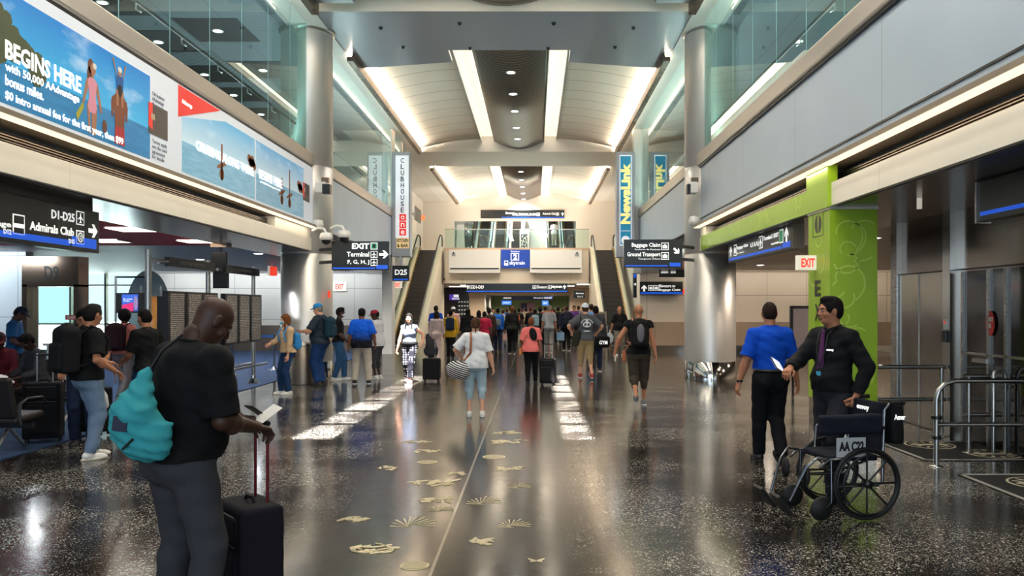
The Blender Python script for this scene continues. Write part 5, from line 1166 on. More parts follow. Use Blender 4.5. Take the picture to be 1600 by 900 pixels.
        if D < 21:                                    # neckband
            pts = [nk+Rt@V3(.064*math.cos(a)*gl, .060*math.sin(a)*gl+.004, -.012*math.sin(a)-.002)*s for a in np.linspace(0, 2*PI, 20)[:-1]]
            MB().tube([Vector(p) for p in pts], .008*s, 6, closed=True).build('neckband', m if not isinstance(m, list) else m[0], R)
    if trousers:
        m, ln = trousers[:2]; e = trousers[2] if len(trousers) > 2 else .014; fl_ = trousers[3] if len(trousers) > 3 else .012; d = SDF(vox*.9)
        d.ell((P+up*.02)*s, S(.158*gl+e*.8, .118*g+e*.8, .14), Rt, .05)
        for q in (-1, 1): d.ell((P+V3(q*.075, -.04, -.03))*s, S(.085*gl+e, .085*gl+e*.8, .10+e), None, .05)
        if g > 1.12: d.ell(T(0, .03, .06)*s, S(.12*g, .10*g, .10), Rt, .05)
        wz = trousers[4] if len(trousers) > 4 else (.11 if shirt and shirt[2] > .96 else .03)
        legs(d, e, ln, .022, fl_, True); d.plane((P+up*wz)*s, up)
        d.fold = .0038; d.ff = 1.1; d.seed = x-y; softmesh('trousers', [d], m, R)
    # ---- shoes
    up_, so_ = shoes; col = {'white': c(214, 212, 206), 'black': c(20, 20, 22), 'grey': c(110, 112, 116), 'red': c(150, 40, 40), 'brown': c(80, 54, 38), 'cream': c(206, 196, 176), 'blue': c(30, 80, 150), 'yellow': c(190, 176, 90), 'pink': c(206, 170, 170)}
    um, sm = mat('shoe_'+up_, col[up_], .55), mat('sole_'+so_, col[so_], .6)
    for q in (-1, 1):
        yw = q*-8 if not fl[0] else 0; Rf = np.array(Matrix.Rotation(math.radians((fl[0] if q < 0 else fl[1])), 3, 'Z') @ Matrix.Rotation(math.radians(-pit[q]), 3, 'X')); fp = lambda a, b_, cc: (A[q]+Rf@V3(a, b_, cc))*s
        d = SDF(min(vox, .009)); d.cap(fp(0, -.035, -.035), fp(0, .11, -.055), .046*s, .040*s, .02*s); d.cap(fp(0, .0, -.02), fp(0, .0, .02), .045*s, .042*s, .03*s, cut=True); d.ell(fp(0, .13, -.058), S(.048, .062, .034), Rf, .02)
        d.ell(fp(0, .045, -.072), S(.052, .145, .022), Rf, .01); d.plane(fp(0, 0, -.083), -Rf[:, 2])
        So = fp(0, 0, -.058); sh_ = softmesh('shoe', [d], [um, sm], R, lambda i, ct: (((ct-So)@Rf[:, 2]) < 0).astype(int))
    # ---- hair and headwear
    st, hc = hair; hm = HR[hc]
    if st != 'bald':
        d = SDF(hv); e = {'buzz': .004, 'short': .008, 'afro': .036, 'long': .016, 'pony': .009, 'bun': .009}[st]
        d.ell(hp(0, -.014, .034), S(.074+e, .096+e, .092+e), Rh, .02)
        if st in ('short', 'long', 'pony', 'bun'): d.ell(hp(0, -.045, -.01), S(.070+e*.6, .06+e*.6, .075), Rh, .03)
        if st == 'buzz': d.ell(hp(0, -.040, -.005), S(.070, .06, .07), Rh, .03)
        d.ell(hp(0, .122, -.036), S(.100, .088, .118), Rh, .010, 's')
        if st == 'short': d.ell(hp(0, .028, .100), S(.058, .052, .034), Rh, .015); d.plane(hp(0, 0, -.075 if st != 'afro' else -.06), -Rh[:, 2])
        if st in ('short', 'buzz'):
            for q in (-1, 1): d.ell(hp(q*.085, .0, -.028), S(.03, .035, .045), Rh, .01, 's')
        if st == 'long':
            for q in (-1, 0, 1): d.cap(hp(q*.05, -.06, .0), hp(q*.055, -.10, -.27)+(-up*.05)*s, .042*s, .03*s, .03*s)
            for q in (-1, 1): d.cap(hp(q*.070, .0, .0), hp(q*.085, .055, -.26), .026*s, .022*s, .02*s)
        if st == 'pony': d.cap(hp(0, -.10, .0), hp(0, -.125, -.03), .02*s, .022*s, .01*s); d.cap(hp(0, -.125, -.03), hp(0, -.11, -.14), .022*s, .010*s, .01*s)
        if st == 'bun': d.ell(hp(0, -.10, .09), S(.04, .04, .035), Rh, .01)
        d.fold = .0022; softmesh('hair', [d], hm, R)
    if cap:
        cm, back = cap[:2]; d = SDF(hv); sg = -1 if back else 1
        d.ell(hp(0, -.010, .045), S(.088, .108, .092), Rh, .01); d.plane(hp(0, 0, .040), -Rh[:, 2]); softc = [d]
        br_ = SDF(hv); br_.ell(hp(0, sg*.105-.01, .043), S(.068, .075, .010), Rh @ rotm(-6*sg, 0, 0), .004); softmesh('cap', [d, br_], cm, R)
    if mask:
        d = SDF(hv); d.ell(hp(0, .075, -.045), S(.050, .042, .048), Rh, .01); d.box(hp(0, .05, -.045), S(.066, .04, .032), .03, Rh, .02); d.plane(hp(0, .03, 0), -Rh[:, 1]); m_ = softmesh('face_mask', [d], mask, R)
        for q in (-1, 1): MB().tube([Vector(hp(q*.06, .05, -.03)), Vector(hp(q*.08, -.01, .01))], .003, 5).build('mask_loop', mask, m_)
    if face == 'glasses':
        m = MB()
        for q in (-1, 1):
            m.tube([Vector(hp(q*.032+.021*math.cos(a), .094, .006+.017*math.sin(a))) for a in np.linspace(0, 2*PI, 15)[:-1]], .002, 5, closed=True); m.tube([Vector(hp(q*.053, .09, .01)), Vector(hp(q*.08, .0, .012))], .002, 5)
        m.build('glasses', BLACK, R)
    return f
def carried(f, name, label, cat, anchor, group=None):
    """a thing carried by figure f: an empty at the anchor, given in the figure's own axes (already scaled)"""
    a = np.array(anchor, float); q = f.rz; w = f.loc+np.array([a[0]*math.cos(q)-a[1]*math.sin(q), a[0]*math.sin(q)+a[1]*math.cos(q), a[2]])
    t = thing(name, label, cat, tuple(w), q, group); return t, a
def mbo(a): m = MB(); m.x = Matrix.Translation(Vector((-a[0], -a[1], -a[2]))); return m
def backpack(f, label, m, w=.30, h=.45, dp=.17, col2=None, strap=None, up0=.0, low=0, panel=None):
    s = f.s; bk = (.115*f.gl+.02)+dp/2; cz = .30+up0; t, a = carried(f, 'backpack', label, 'backpack', f.T(0, -bk, cz-h/2)); R = f.Rt
    d = SDF(f.vox*.9); d.box(f.T(0, -bk, cz), V3(w/2, dp/2, h/2)*s, .06*s, R); d.ell(f.T(0, -bk, cz+h*.33), V3(w*.46, dp*.48, h*.26)*s, R, .04); d.fold = .0035; d.seed = a[0]*9
    softmesh('pack_body', [d], m, t, off=a)
    d = SDF(f.vox*.9); d.box(f.T(0, -bk-dp*.48, cz-h*.13), V3(w*.38, .045, h*.30)*s, .04*s, R); softmesh('front_pocket', [d], col2 or m, t, off=a)
    if panel: d = SDF(f.vox*.8); d.ell(f.T(.01, -bk-dp*.62, cz+.0), V3(w*.24, .05, h*.36)*s, R, .02); softmesh('pale_panel', [d], panel, t, off=a)
    gg = .112*f.gl+.028
    for q in (-1, 1):
        pts = [f.T(q*.09, -gg-.01, .47), f.T(q*.105*f.sh, -.03, .565+.01*f.gl), f.T(q*.115*f.sh, .05*f.gl, .545), f.T(q*.125*f.sh, gg+.008, .42), f.T(q*.14*f.sh, gg*.9, .27), f.T(q*.165*f.gl, .02, .17), f.T(q*.13, -gg-.03, .12)]
        mm = mbo(a); mm.tube([Vector(p) for p in pts], .017*s, 6); mm.build('strap', strap or m, t)
    mm = mbo(a); mm.tube([Vector(f.T(-.03, -bk+.02, cz+h*.5-.01)), Vector(f.T(-.02, -bk, cz+h*.5+.03)), Vector(f.T(.02, -bk, cz+h*.5+.03)), Vector(f.T(.03, -bk+.02, cz+h*.5-.01))], .008*s, 6); mm.build('grab_loop', strap or m, t)
    return t, a
def zipm(): return mat('zip', c(70, 70, 74), .4)
def suitcase(label, x, y, rz=0, w=.40, dp=.24, h=.58, m=None, handle=1.02, tilt=0, grip=None, tube=None, soft=True, z0=0, vox=None):
    t = thing('suitcase', label, 'suitcase', (x, y, z0), math.radians(rz)); t.rotation_euler = (math.radians(tilt), 0, math.radians(rz)); m = m or cloth('case_black', c(20, 20, 22))
    D = math.hypot(x, y); d = SDF(vox or min(max(.008, D*.0007), .014)); d.box((0, 0, .05+h/2), (w/2, dp/2, h/2), .035, None, .02); d.fold = .0015; softmesh('shell', [d], m, t)
    d = SDF(.01); d.box((0, -dp/2-.005, .05+h*.36), (w*.40, .02, h*.27), .015); softmesh('front_pocket', [d], m, t)
    d = SDF(.01); d.box((0, -dp/2-.003, .05+h*.80), (w*.40, .015, h*.11), .012); softmesh('top_pocket', [d], m, t)
    for z in (.05+h*.665, .05+h*.93): MB().tube([(-w*.38, -dp/2-.02, z), (w*.38, -dp/2-.02, z)], .004, 5).build('zip', zipm(), t)
    for sx in (-1, 1):
        for sy in (-1, 1): MB().lathe([(.018, -.012), (.03, -.01), (.03, .01), (.018, .012)], n=14).build('wheel', RUBBER, t).matrix_local = Matrix.Translation((sx*(w/2-.04), sy*(dp/2-.05), .03)) @ Matrix.Rotation(PI/2, 4, 'Y')
    for sx in (-1, 1): MB().tube([(sx*.09, dp/2-.06, h), (sx*.09, dp/2-.06, handle)], .009, 8).build('telescopic_bar', tube or STEEL, t)
    MB().tube([(-.10, dp/2-.06, handle), (.10, dp/2-.06, handle)], .015, 8).build('grip', grip or RUBBER, t)
    MB().tube([(-.07, 0, h+.045), (-.05, 0, h+.075), (.05, 0, h+.075), (.07, 0, h+.045)], .010, 6).build('top_handle', m, t); return t
# ------------------------------------------------------------------ people
def ombre():
    m = cloth('ombre_shirt', c(20, 80, 200)); t = NT(m); p = t.xyz(); r = t.n('MapRange'); r.inputs[1].default_value = .98; r.inputs[2].default_value = 1.28; t.l(p[2], r.inputs[0])
    t.l(t.mix(r.outputs[0], c(14, 16, 24), c(20, 92, 210)), t.b.inputs['Base Color']); return m
def checks():
    m = cloth('black_white_check', c(230, 230, 230)); t = NT(m); p = t.xyz(); tot = None
    for i in (0, 1, 2):
        a = t.math('LESS_THAN', t.math('MODULO', t.math('ADD', p[i], 10), .055), .032 if i < 2 else .028); tot = a if tot is None else t.math('MAXIMUM', tot, a)
    t.l(t.mix(t.math('MULTIPLY', tot, 1), c(226, 226, 230), c(24, 24, 34)), t.b.inputs['Base Color']); return m
def stripes():
    m = cloth('navy_stripe', c(230, 230, 230)); t = NT(m); p = t.xyz(); a = t.math('LESS_THAN', t.math('MODULO', t.math('ADD', t.math('ADD', p[2], t.math('MULTIPLY', p[0], .35)), 10), .034), .020)
    t.l(t.mix(a, c(220, 216, 212), c(26, 28, 44)), t.b.inputs['Base Color']); return m
K = cloth
BLK = K('black_cotton', c(15, 15, 17)); CHAR = K('charcoal_cotton', c(58, 58, 62)); DENIM = K('denim', c(28, 52, 88)); LDEN = K('light_denim', c(104, 124, 148)); NAVY = K('navy_cotton', c(24, 32, 54)); WHT = K('white_cotton', c(206, 206, 208)); KHA = K('khaki', c(150, 130, 96)); GRY = K('grey_marl', c(120, 122, 126)); ROY = K('royal_blue', c(16, 66, 170))
pack = K('black_nylon', c(18, 18, 20))
# foreground man with the teal sack
f = person('bald man in a black T-shirt and grey trousers looking down at his phone, nearest figure', -1.84, 4.15, -36, 1.84, 1.34, 'dark', lean=8, head=(40, -14, 0), wl=(-.02, .34, 1.08), wr=(.18, .31, 1.05), el=(-.5, -.9, -.5), er=(.45, -.8, -1), curl=(.55, .6), hair=('bald', 'black'),
    shirt=(BLK, .92, .93, .022), trousers=(K('grey_chino', c(58, 58, 62)), 1.0, .016, .010), shoes=('black', 'black'), al=(-.22, .05, .08), ar=(.22, -.02, .08), sh=1.24)
f1 = f
t = thing('drawstring_bag', 'teal drawstring bag with a small dark label hanging behind the man in black', 'bag', (-1.93, 3.86, 1.03)); TEAL = K('teal_nylon', c(56, 150, 156)); d = SDF(.006)
d.ell((-.0, 0, .15), (.115, .07, .125), rotm(0, -15, 0), .05); d.ell((.05, .0, .08), (.13, .08, .10), rotm(0, 30, 0), .05); d.cap((.0, .0, .22), (.045, .04, .42), .10, .018, .05); d.cap((.08, .0, .10), (.17, .02, .15), .07, .016, .04); d.fold = .006; d.ff = 2.6; d.seed = 3
softmesh('sack', [d], TEAL, t)
MB().tube([(.045, .04, .40), (.09, .08, .50), (.16, .16, .58)], .008, 6).build('cord', BLACK, t)
l_ = MB(); l_.x = Matrix.Translation((-.02, -.092, .17)) @ Matrix.Rotation(.12, 4, 'Y'); l_.box(-.035, .035, -.006, .0, -.035, .035); l_.build('dark_label', mat('label_navy', c(26, 32, 56), .6), t); MB().tube([(-.01, -.095, .05), (.04, -.095, .10)], .006, 6).build('zip', BLACK, t)
tube_red = mat('red_metal', c(110, 24, 34), .35, .5)
suitcase('dark purple-black soft suitcase with dark red handle bars held by the nearest man', -1.60, 4.5, -50, .40, .25, .61, K('case_plum', c(26, 22, 30)), 1.10, grip=RUBBER, tube=tube_red, vox=.006)
t, a = carried(f, 'smartphone', 'phone and white paper in the hands of the nearest man', 'phone', (f.W[-1]+V3(.03, .09, .02))*f.s); q = mbo(a); q.x = q.x @ Matrix.Translation(Vector(a)) @ Matrix.Rotation(-.6, 4, 'X'); q.box(-.037, .037, -.07, .07, 0, .009); q.build('case', BLACK, t, .003)
q = mbo(a); q.x = q.x @ Matrix.Translation(Vector(a)) @ Matrix.Rotation(.5, 4, 'X') @ Matrix.Rotation(.3, 4, 'Y'); q.box(.03, .10, -.05, .10, .0, .002); q.build('paper', WHITE, t)
# group at the left
f = person('man in a black T-shirt and pale jeans seen from behind, black backpack and white trainers', -5.16, 9.25, -38, 1.78, 1.12, 'tan', head=(6, 15, 0), wr=(.20, .20, 1.0), wl=(-.2, .28, 1.08), hair=('short', 'black'), shirt=(BLK, .8, .90, .018), trousers=(LDEN, 1.0, .016, .012), shoes=('white', 'cream'), al=(-.10, .10, .08), ar=(.11, -.03, .08))
backpack(f, 'black backpack with a small white tag on the man in pale jeans', pack, .36, .52, .20)
f = person('man in glasses and a black T-shirt facing the camera behind the backpack man', -5.75, 10.2, -160, 1.75, 1.05, 'tan', head=(26, 10, 0), wr=(.2, .25, .98), wl=(-.22, .2, 1.0), hair=('short', 'black'), shirt=(BLK, .85, .9), trousers=(NAVY, 1.0), shoes=('black', 'black'), face='glasses')
f = person('man in a dark T-shirt and navy jeans mostly hidden behind the backpack man', -5.3, 10.95, 60, 1.72, 1.05, 'tan', head=(10, 0, 0), wr=(.2, .25, 1.05), wl=(-.15, .3, 1.05), hair=('short', 'black'), shirt=(BLK, .85, .9), trousers=(DENIM, 1.0, .02), shoes=('blue', 'white'))
f = person('person with black afro hair and a salmon sleeved top walking away in grey joggers', -7.5, 14.6, -8, 1.68, 1.0, 'dark', hair=('afro', 'black'), shirt=(K('salmon_top', c(206, 120, 110)), 1.9, .93, .02), trousers=(K('grey_joggers', c(120, 116, 120)), 1.0, .028, .01), shoes=('yellow', 'white'), al=(-.1, .2, .08), ar=(.1, -.25, .13, -30), z0=.012)
backpack(f, 'dark maroon backpack on the person with the salmon sleeves', K('maroon_nylon', c(44, 24, 30)), .34, .48, .2)
f = person('man in a blue T-shirt and cap looking down by the gate desk', -9.5, 14.6, -70, 1.76, 1.05, 'dark', head=(35, 0, 0), wr=(.18, .25, 1.0), wl=(-.16, .28, 1.0), hair=('short', 'black'), shirt=(K('petrol_blue', c(16, 62, 104)), .8, .88, .02), trousers=(BLK, 1.0), shoes=('black', 'black'), cap=(NAVY, False), z0=.012)
# beam seating
def seats(x, y, rz, n, lab):
    t = thing('beam_seating', lab, 'airport seats', (x, y, .012), math.radians(rz)); LE = mat('seat_leather', c(34, 27, 24), .45); 
    MB().box(-n*.3, n*.3, -.03, .03, .30, .36).build('beam', BLACK, t)
    for i in range(n):
        cx = -n*.3+.3+i*.6; d = SDF(.012); d.box((cx, .02, .42), (.26, .25, .045), .035, rotm(4, 0, 0)); softmesh('seat', [d], LE, t)
        d = SDF(.012); d.box((cx, -.27, .68), (.26, .035, .25), .03, rotm(14, 0, 0)); softmesh('backrest', [d], LE, t)
    for i in range(n+1):
        cx = -n*.3+i*.6; MB().tube([(cx, -.22, .36), (cx, -.25, .60), (cx, -.1, .66), (cx, .16, .65), (cx, .22, .58)], .016, 8).build('armrest', BLACK, t)
    for cx in (-n*.3+.3, n*.3-.3):
        MB().tube([(cx, 0, .3), (cx, -.28, .02)], .02, 8).build('leg', STEEL, t); MB().tube([(cx, 0, .3), (cx, .28, .02)], .02, 8).build('leg', STEEL, t)
seats(-6.88, 9.6, -3, 3, 'row of dark leather beam seats with the white jacket on it, nearest left'); seats(-7.9, 12.2, 178, 4, 'second row of dark beam seats facing the camera, behind the white jacket')
t = thing('jacket', 'white jacket draped over the back of the nearest dark seats', 'jacket', (-6.42, 9.28, .9)); d = SDF(.01); d.box((0, 0, .03), (.27, .07, .04), .035, rotm(0, 4, 0)); d.box((.05, .06, -.05), (.22, .03, .10), .03); d.cap((.2, 0, .02), (.33, .05, -.03), .04, .02, .03); d.fold = .008; softmesh('cloth', [d], WHT, t)
def sitter(lab, x, y, rz, shirt, hair, cap=None, head=(20, 0, 0), skin='dark', z=.48):
    return person(lab, x, y, rz, 1.72, 1.05, skin, pz=z+.1, lean=8, head=head, wl=(-.15, .38, .72), wr=(.15, .38, .72), al=(-.12, .42, .08), ar=(.12, .42, .08), kl=(0, .3, 1), kr=(0, .3, 1), hair=hair, shirt=(shirt, 1.8, z+.05), trousers=(BLK, 1.0), shoes=('black', 'black'), cap=cap, z0=.012)
sitter('seated person in a maroon hoodie and cap at the left edge', -8.1, 12.15, 200, K('maroon_hoodie', c(90, 26, 34)), ('short', 'black'), (K('maroon_cap', c(80, 30, 30)), False), (28, 15, 0))
sitter('seated person with dark hair in a dark top beside the maroon hoodie', -7.5, 12.1, 150, CHAR, ('short', 'black'), None, (40, 0, 0))
suitcase('tall black suitcase standing behind the seats, left of the backpack man', -6.35, 10.35, 20, .44, .28, .72, None, 1.12, z0=.012); suitcase('black suitcase between the seats and the backpack man, nearer the wall', -6.0, 10.9, -10, .40, .26, .60, None, 1.05, z0=.012)
t = thing('bag', 'white plastic bag hanging beside the black suitcases', 'bag', (-5.72, 10.6, .35)); d = SDF(.01); d.ell((0, 0, .15), (.08, .05, .14), None, .03); d.cap((0, 0, .25), (0, 0, .36), .03, .012, .03); d.fold = .006; softmesh('bag', [d], WHT, t)
# standing group by the column
def Gp(px, fy): return G(px, fy)
x, y = Gp(449, 616); f = person('woman in a beige sweater and jeans with auburn hair and a face mask', x, y, 135, 1.60, .95, 'light', head=(4, -15, 0), wl=(-.20, .10, .80), wr=(.16, .34, 1.12), er=(.7, -.6, -.5), curl=(.4, .6), hair=('long', 'auburn'), shirt=(K('beige_knit', c(190, 160, 124)), 1.75, .92, .024), trousers=(DENIM, 1.0, .018, .012), shoes=('white', 'white'), mask=K('mask_teal', c(120, 190, 196)), al=(-.12, .03, .08), ar=(.12, .08, .08))
t, a = carried(f, 'smartphone', 'dark phone held out by the woman in the beige sweater', 'phone', (f.W[1]+V3(-.02, .10, .02))*f.s); q = mbo(a); q.x = q.x @ Matrix.Translation(Vector(a)); q.box(-.036, .036, -.07, .07, 0, .01); q.build('case', BLACK, t, .003)
backpack(f, 'blue and white patterned backpack on the woman in the beige sweater', K('blue_print', c(50, 130, 190)), .28, .36, .14, up0=-.08)
x, y = Gp(500, 602); f = person('large man in a bright blue cap with a phone beside the litter bin', x, y, 78, 1.83, 1.30, 'light', lean=0, head=(14, 0, 0), wl=(-.22, .34, 1.16), wr=(.20, .30, 1.14), curl=(.5, .5), hair=('short', 'grey'), shirt=(K('dark_slate', c(34, 44, 56)), .9, .88, .026), trousers=(K('blue_jeans', c(26, 56, 104)), 1.0, .026, .02), shoes=('black', 'black'), cap=(K('azure_cap', c(28, 128, 196)), False))
backpack(f, 'dark teal backpack on the large man in the blue cap', K('dark_teal_nylon', c(24, 52, 66)), .3, .42, .16)
t, a = carried(f, 'smartphone', 'phone held by the large man in the blue cap', 'phone', (f.W[-1]+V3(.03, .10, .02))*f.s); q = mbo(a); q.x = q.x @ Matrix.Translation(Vector(a)); q.box(-.036, .036, -.07, .07, 0, .01); q.build('case', BLACK, t, .003)
x, y = Gp(518, 596); f = person('man in a white face mask and dark shirt with blue jeans behind the large man', x+.1, y+.25, -75, 1.74, 1.0, 'dark', hair=('short', 'black'), head=(5, 0, 0), wr=(.2, .2, .95), shirt=(BLK, .9, .92), trousers=(K('mid_denim', c(46, 84, 122)), 1.0, .018), shoes=('white', 'white'), mask=K('mask_white', c(214, 214, 214)), ar=(.1, -.1, .08), al=(-.1, .14, .08))
x, y = Gp(565, 600); f = person('man from behind in a blue to black shirt, black flat cap and pale trousers', x, y, 4, 1.72, 1.35, 'brown', lean=0, hair=('short', 'black'), head=(8, 0, 0), wl=(-.31, .02, .84), wr=(.30, .10, .92), shirt=(ombre(), .95, .84, .028), trousers=(K('stone_chino', c(176, 166, 152)), 1.0, .022, .02), shoes=('black', 'white'), cap=(BLK, False), al=(-.16, .0, .08), ar=(.16, .03, .08), sh=1.06)
x, y = Gp(583, 594); f = person('man in a red cap and white T-shirt standing behind the blue to black shirt', x+.05, y+.3, 70, 1.68, 1.0, 'dark', head=(18, 20, 0), hair=('short', 'black'), wl=(-.15, .28, 1.1), wr=(.15, .28, 1.1), shirt=(WHT, .8, .84, .02), trousers=(CHAR, .56, .03), shoes=('white', 'white'), cap=(K('red_cap', c(170, 40, 60)), False))
# walkers
x, y = Gp(640, 598); f = person('woman in black and white checked trousers walking towards the camera in sunlight', x, y, 170, 1.60, 1.12, 'light', hair=('long', 'black'), head=(0, 5, 0), wl=(-.34, .02, 1.0), wr=(.30, .06, .86), el=(-.6, -1, -.2), shirt=(K('blue_grey_top', c(118, 132, 156)), .0, 1.0, .012), trousers=(checks(), .93, .020, .022), shoes=('pink', 'white'), al=(-.07, .14, .08), ar=(.08, -.12, .09, -8), bust=1)
m_ = MB(); q = [Vector(f.T(.15*math.cos(a_)*1.05, .125*math.sin(a_), .07)) for a_ in np.linspace(0, 2*PI, 25)[:-1]]; m_.tube(q, .05, 8, closed=True); m_.build('waist_wrap', BLK, f.R)
x, y = Gp(672, 598); suitcase('black cabin suitcase pulled by the woman in checked trousers', x, y+.3, 175, .40, .24, .50, None, .98)
t = thing('bag', 'black shoulder bag with a grey hood resting on the black cabin suitcase', 'bag', (x-.02, y+.3, .56)); d = SDF(.012); d.ell((0, 0, .16), (.17, .11, .16), None, .04); d.cap((0, 0, .3), (-.08, .02, .52), .12, .05, .05); d.fold = .006; softmesh('bag', [d], K('dark_grey_nylon', c(44, 44, 48)), t)
x, y = Gp(743, 650); f = person('woman in a white T-shirt and pale denim shorts walking away with a striped holdall', x, y, 4, 1.58, 1.28, 'light', lean=2, hair=('pony', 'brown'), wl=(-.25, .16, 1.02), wr=(.33, .02, .80), el=(-1, -.5, -.3), shirt=(WHT, .92, .86, .018), trousers=(K('pale_denim', c(158, 178, 188)), .58, .016, .014), shoes=('white', 'white'), al=(-.11, -.06, .08), ar=(.12, -.12, .09, -5), sh=1.04)
t, a = carried(f, 'holdall', 'navy and white striped holdall with a tan strap beside the woman in white', 'bag', V3(-.30, .0, .72)*f.s); d = SDF(.008); d.box(V3(-.31, .0, .82)*f.s, V3(.13, .24, .14), .11, rotm(0, -8, 28)); d.fold = .003; st_ = stripes(); softmesh('body', [d], st_, t, off=a)
TAN = mat('tan_leather', c(150, 84, 44), .5); q = mbo(a); q.tube([Vector(f.T(-.20, -.10, .05)), Vector(f.T(-.09, -.16, .2)), Vector(f.T(-.08, -.16, .40)), Vector(f.T(-.08, -.09, .55)), Vector(f.T(-.10, .06, .54)), Vector(f.T(-.2, .14, .2))], .018, 6); q.build('strap', TAN, t)
d = SDF(.008); d.box(V3(-.41, -.05, .86)*f.s, V3(.012, .10, .012), .01, rotm(0, 0, 28)); softmesh('handle', [d], TAN, t, off=a)
x, y = Gp(829, 601); f = person('woman in a pink T-shirt and black leggings pulling a black suitcase', x, y, -10, 1.52, 1.22, 'brown', lean=9, hair=('short', 'auburn'), wr=(.30, -.05, .86), wl=(-.22, .2, .92), shirt=(K('pink_tie_dye', c(216, 110, 106)), .9, .86, .024), trousers=(BLK, 1.0, .017, .004), shoes=('black', 'black'), al=(-.06, -.1, .08), ar=(.10, .16, .08))
t, a = carried(f, 'shoulder_bag', 'black sling bag over the right shoulder of the woman in pink', 'bag', f.T(.10, -.22, .3)); d = SDF(.01); d.ell(f.T(.09, -.19, .36), (.085, .05, .15), rotm(0, -12, 0), .03); softmesh('bag', [d], pack, t, off=a)
t, a = carried(f, 'handbag', 'small orange handbag at the left hip of the woman in pink', 'bag', V3(-.24, .0, .80)*f.s); d = SDF(.01); d.box(V3(-.25, -.02, .86)*f.s, V3(.03, .09, .08), .025); softmesh('bag', [d], mat('orange_leather', c(190, 110, 40), .5), t, off=a); q = mbo(a); q.tube([Vector(V3(-.25, -.08, .92)*f.s), Vector(f.T(-.1, -.16, .3)), Vector(f.T(.08, -.07, .56))], .008, 6); q.build('strap', TAN, t)
suitcase('black suitcase on wheels pulled by the woman in pink', (856-CX)*17.9/F, 17.9, -14, .34, .24, .56, None, .92)
x, y = Gp(915, 592); f = person('man in a grey printed T-shirt, white cap and khaki shorts walking away', x, y, 6, 1.84, 1.20, 'light', lean=4, hair=('short', 'brown'), wl=(-.30, .22, 1.10), wr=(.32, .20, 1.06), el=(-1, -.6, -.2), er=(1, -.6, -.2), curl=(.6, .6), shirt=(K('slate_tee', c(78, 80, 86)), .85, .90, .024), trousers=(KHA, .57, .016, .012), shoes=('red', 'white'), al=(-.09, .22, .09), ar=(.10, -.26, .14, -35), cap=(K('white_cap', c(214, 220, 228)), True))
m_ = MB(); g0 = Matrix(((1, 0, 0, 0), (0, 0, -1, -.178*f.s*f.g+.02), (0, 1, 0, 1.22*f.s), (0, 0, 0, 1)))
for kk, (cx_, cy_, rx_, ry_) in enumerate(((0, .14, .035, .03), (0, .05, .10, .07), (0, -.11, .09, .012))): flat(m_, g0, ell(cx_, cy_, rx_, ry_), 0, -.018+.002*kk, .006)
for q_ in (-1, 1): flat(m_, g0, ell(q_*.04, .045, .03, .035), 1, -.008, .003)
for i in range(11): an_ = PI*(.12+.076*i); flat(m_, g0, rect(.15*math.cos(an_)-.012, .15*math.cos(an_)+.012, .04+.14*math.sin(an_)-.012, .04+.14*math.sin(an_)+.012), 0, -.016, .006)
m_.build('back_print', [mat('print_white', c(206, 210, 214), .7), K('slate_tee', c(0))], f.R)
t, a = carried(f, 'shoulder_bag', 'long olive black bag hanging on the left side of the man in the white cap', 'bag', V3(-.27, -.02, .78)*f.s); d = SDF(.012); d.box(V3(-.24, -.10, .95)*f.s, V3(.09, .10, .20), .06, rotm(0, 12, 0)); d.fold = .004; softmesh('bag', [d], K('olive_black', c(40, 40, 32)), t, off=a); q = mbo(a); q.tube([Vector(V3(-.24, -.14, 1.12)*f.s), Vector(f.T(-.13, -.18, .40)), Vector(f.T(-.12, -.02, .57)), Vector(f.T(-.14, .12, .42)), Vector(f.T(-.2, .1, .2))], .016, 6); q.build('strap', pack, t)
x, y = Gp(931, 580); f = person('person in dark clothes walking just ahead of the man in the white cap', x, y, 0, 1.78, 1.1, 'brown', hair=('short', 'black'), shirt=(CHAR, 1.8, .9, .03), trousers=(NAVY, 1.0, .02), shoes=('black', 'white'), al=(-.1, .1, .08), ar=(.1, -.1, .09, -10))
t, a = carried(f, 'holdall', 'black holdall with white lettering beside the khaki shorts', 'bag', V3(.16, -.2, .62)*f.s); d = SDF(.014); d.box(V3(.16, -.24, .80)*f.s, V3(.20, .12, .16), .09); d.fold = .006; softmesh('body', [d], pack, t, off=a); q = text('GYM', Matrix(((1, 0, 0, 0), (0, 0, -1, -.115-.24*f.s+.2*f.s-.01), (0, 1, 0, .1), (0, 0, 0, 1))), -.10, .12, .02, .12, SIGNW, t)
q = mbo(a); q.tube([Vector(V3(.0, -.2, .92)*f.s), Vector(f.T(.1, -.15, .4)), Vector(f.T(.12, -.02, .56))], .014, 6); q.build('strap', pack, t)
x, y = Gp(998, 634); f = person('bald man in a sleeveless black top and cargo shorts walking away, one foot lifted', x, y, -3, 1.80, 1.18, 'tan', lean=4, hair=('bald', 'black'), wl=(-.40, .10, .93), wr=(.28, -.10, .88), el=(-.8, -1, .1), er=(.4, -1, 0), curl=(.6, .5), shirt=(BLK, .22, .90, .018), trousers=(K('brown_cargo', c(62, 54, 46)), .60, .022, .014), shoes=('grey', 'white'), al=(-.07, -.30, .20, -60), ar=(.10, .12, .08), sh=1.08)
backpack(f, 'black backpack with a grey panel and tan straps on the bald walking man', pack, .30, .46, .16, strap=TAN, panel=K('panel_grey', c(96, 92, 100)))
t, a = carried(f, 'papers', 'white papers in the left hand of the bald walking man', 'papers', (f.W[-1]+V3(0, .04, -.12))*f.s); q = mbo(a); q.x = Matrix.Rotation(.4, 4, 'X'); q.box(-.01, .01, -.06, .08, -.03, .06); q.build('sheet', WHITE, t)
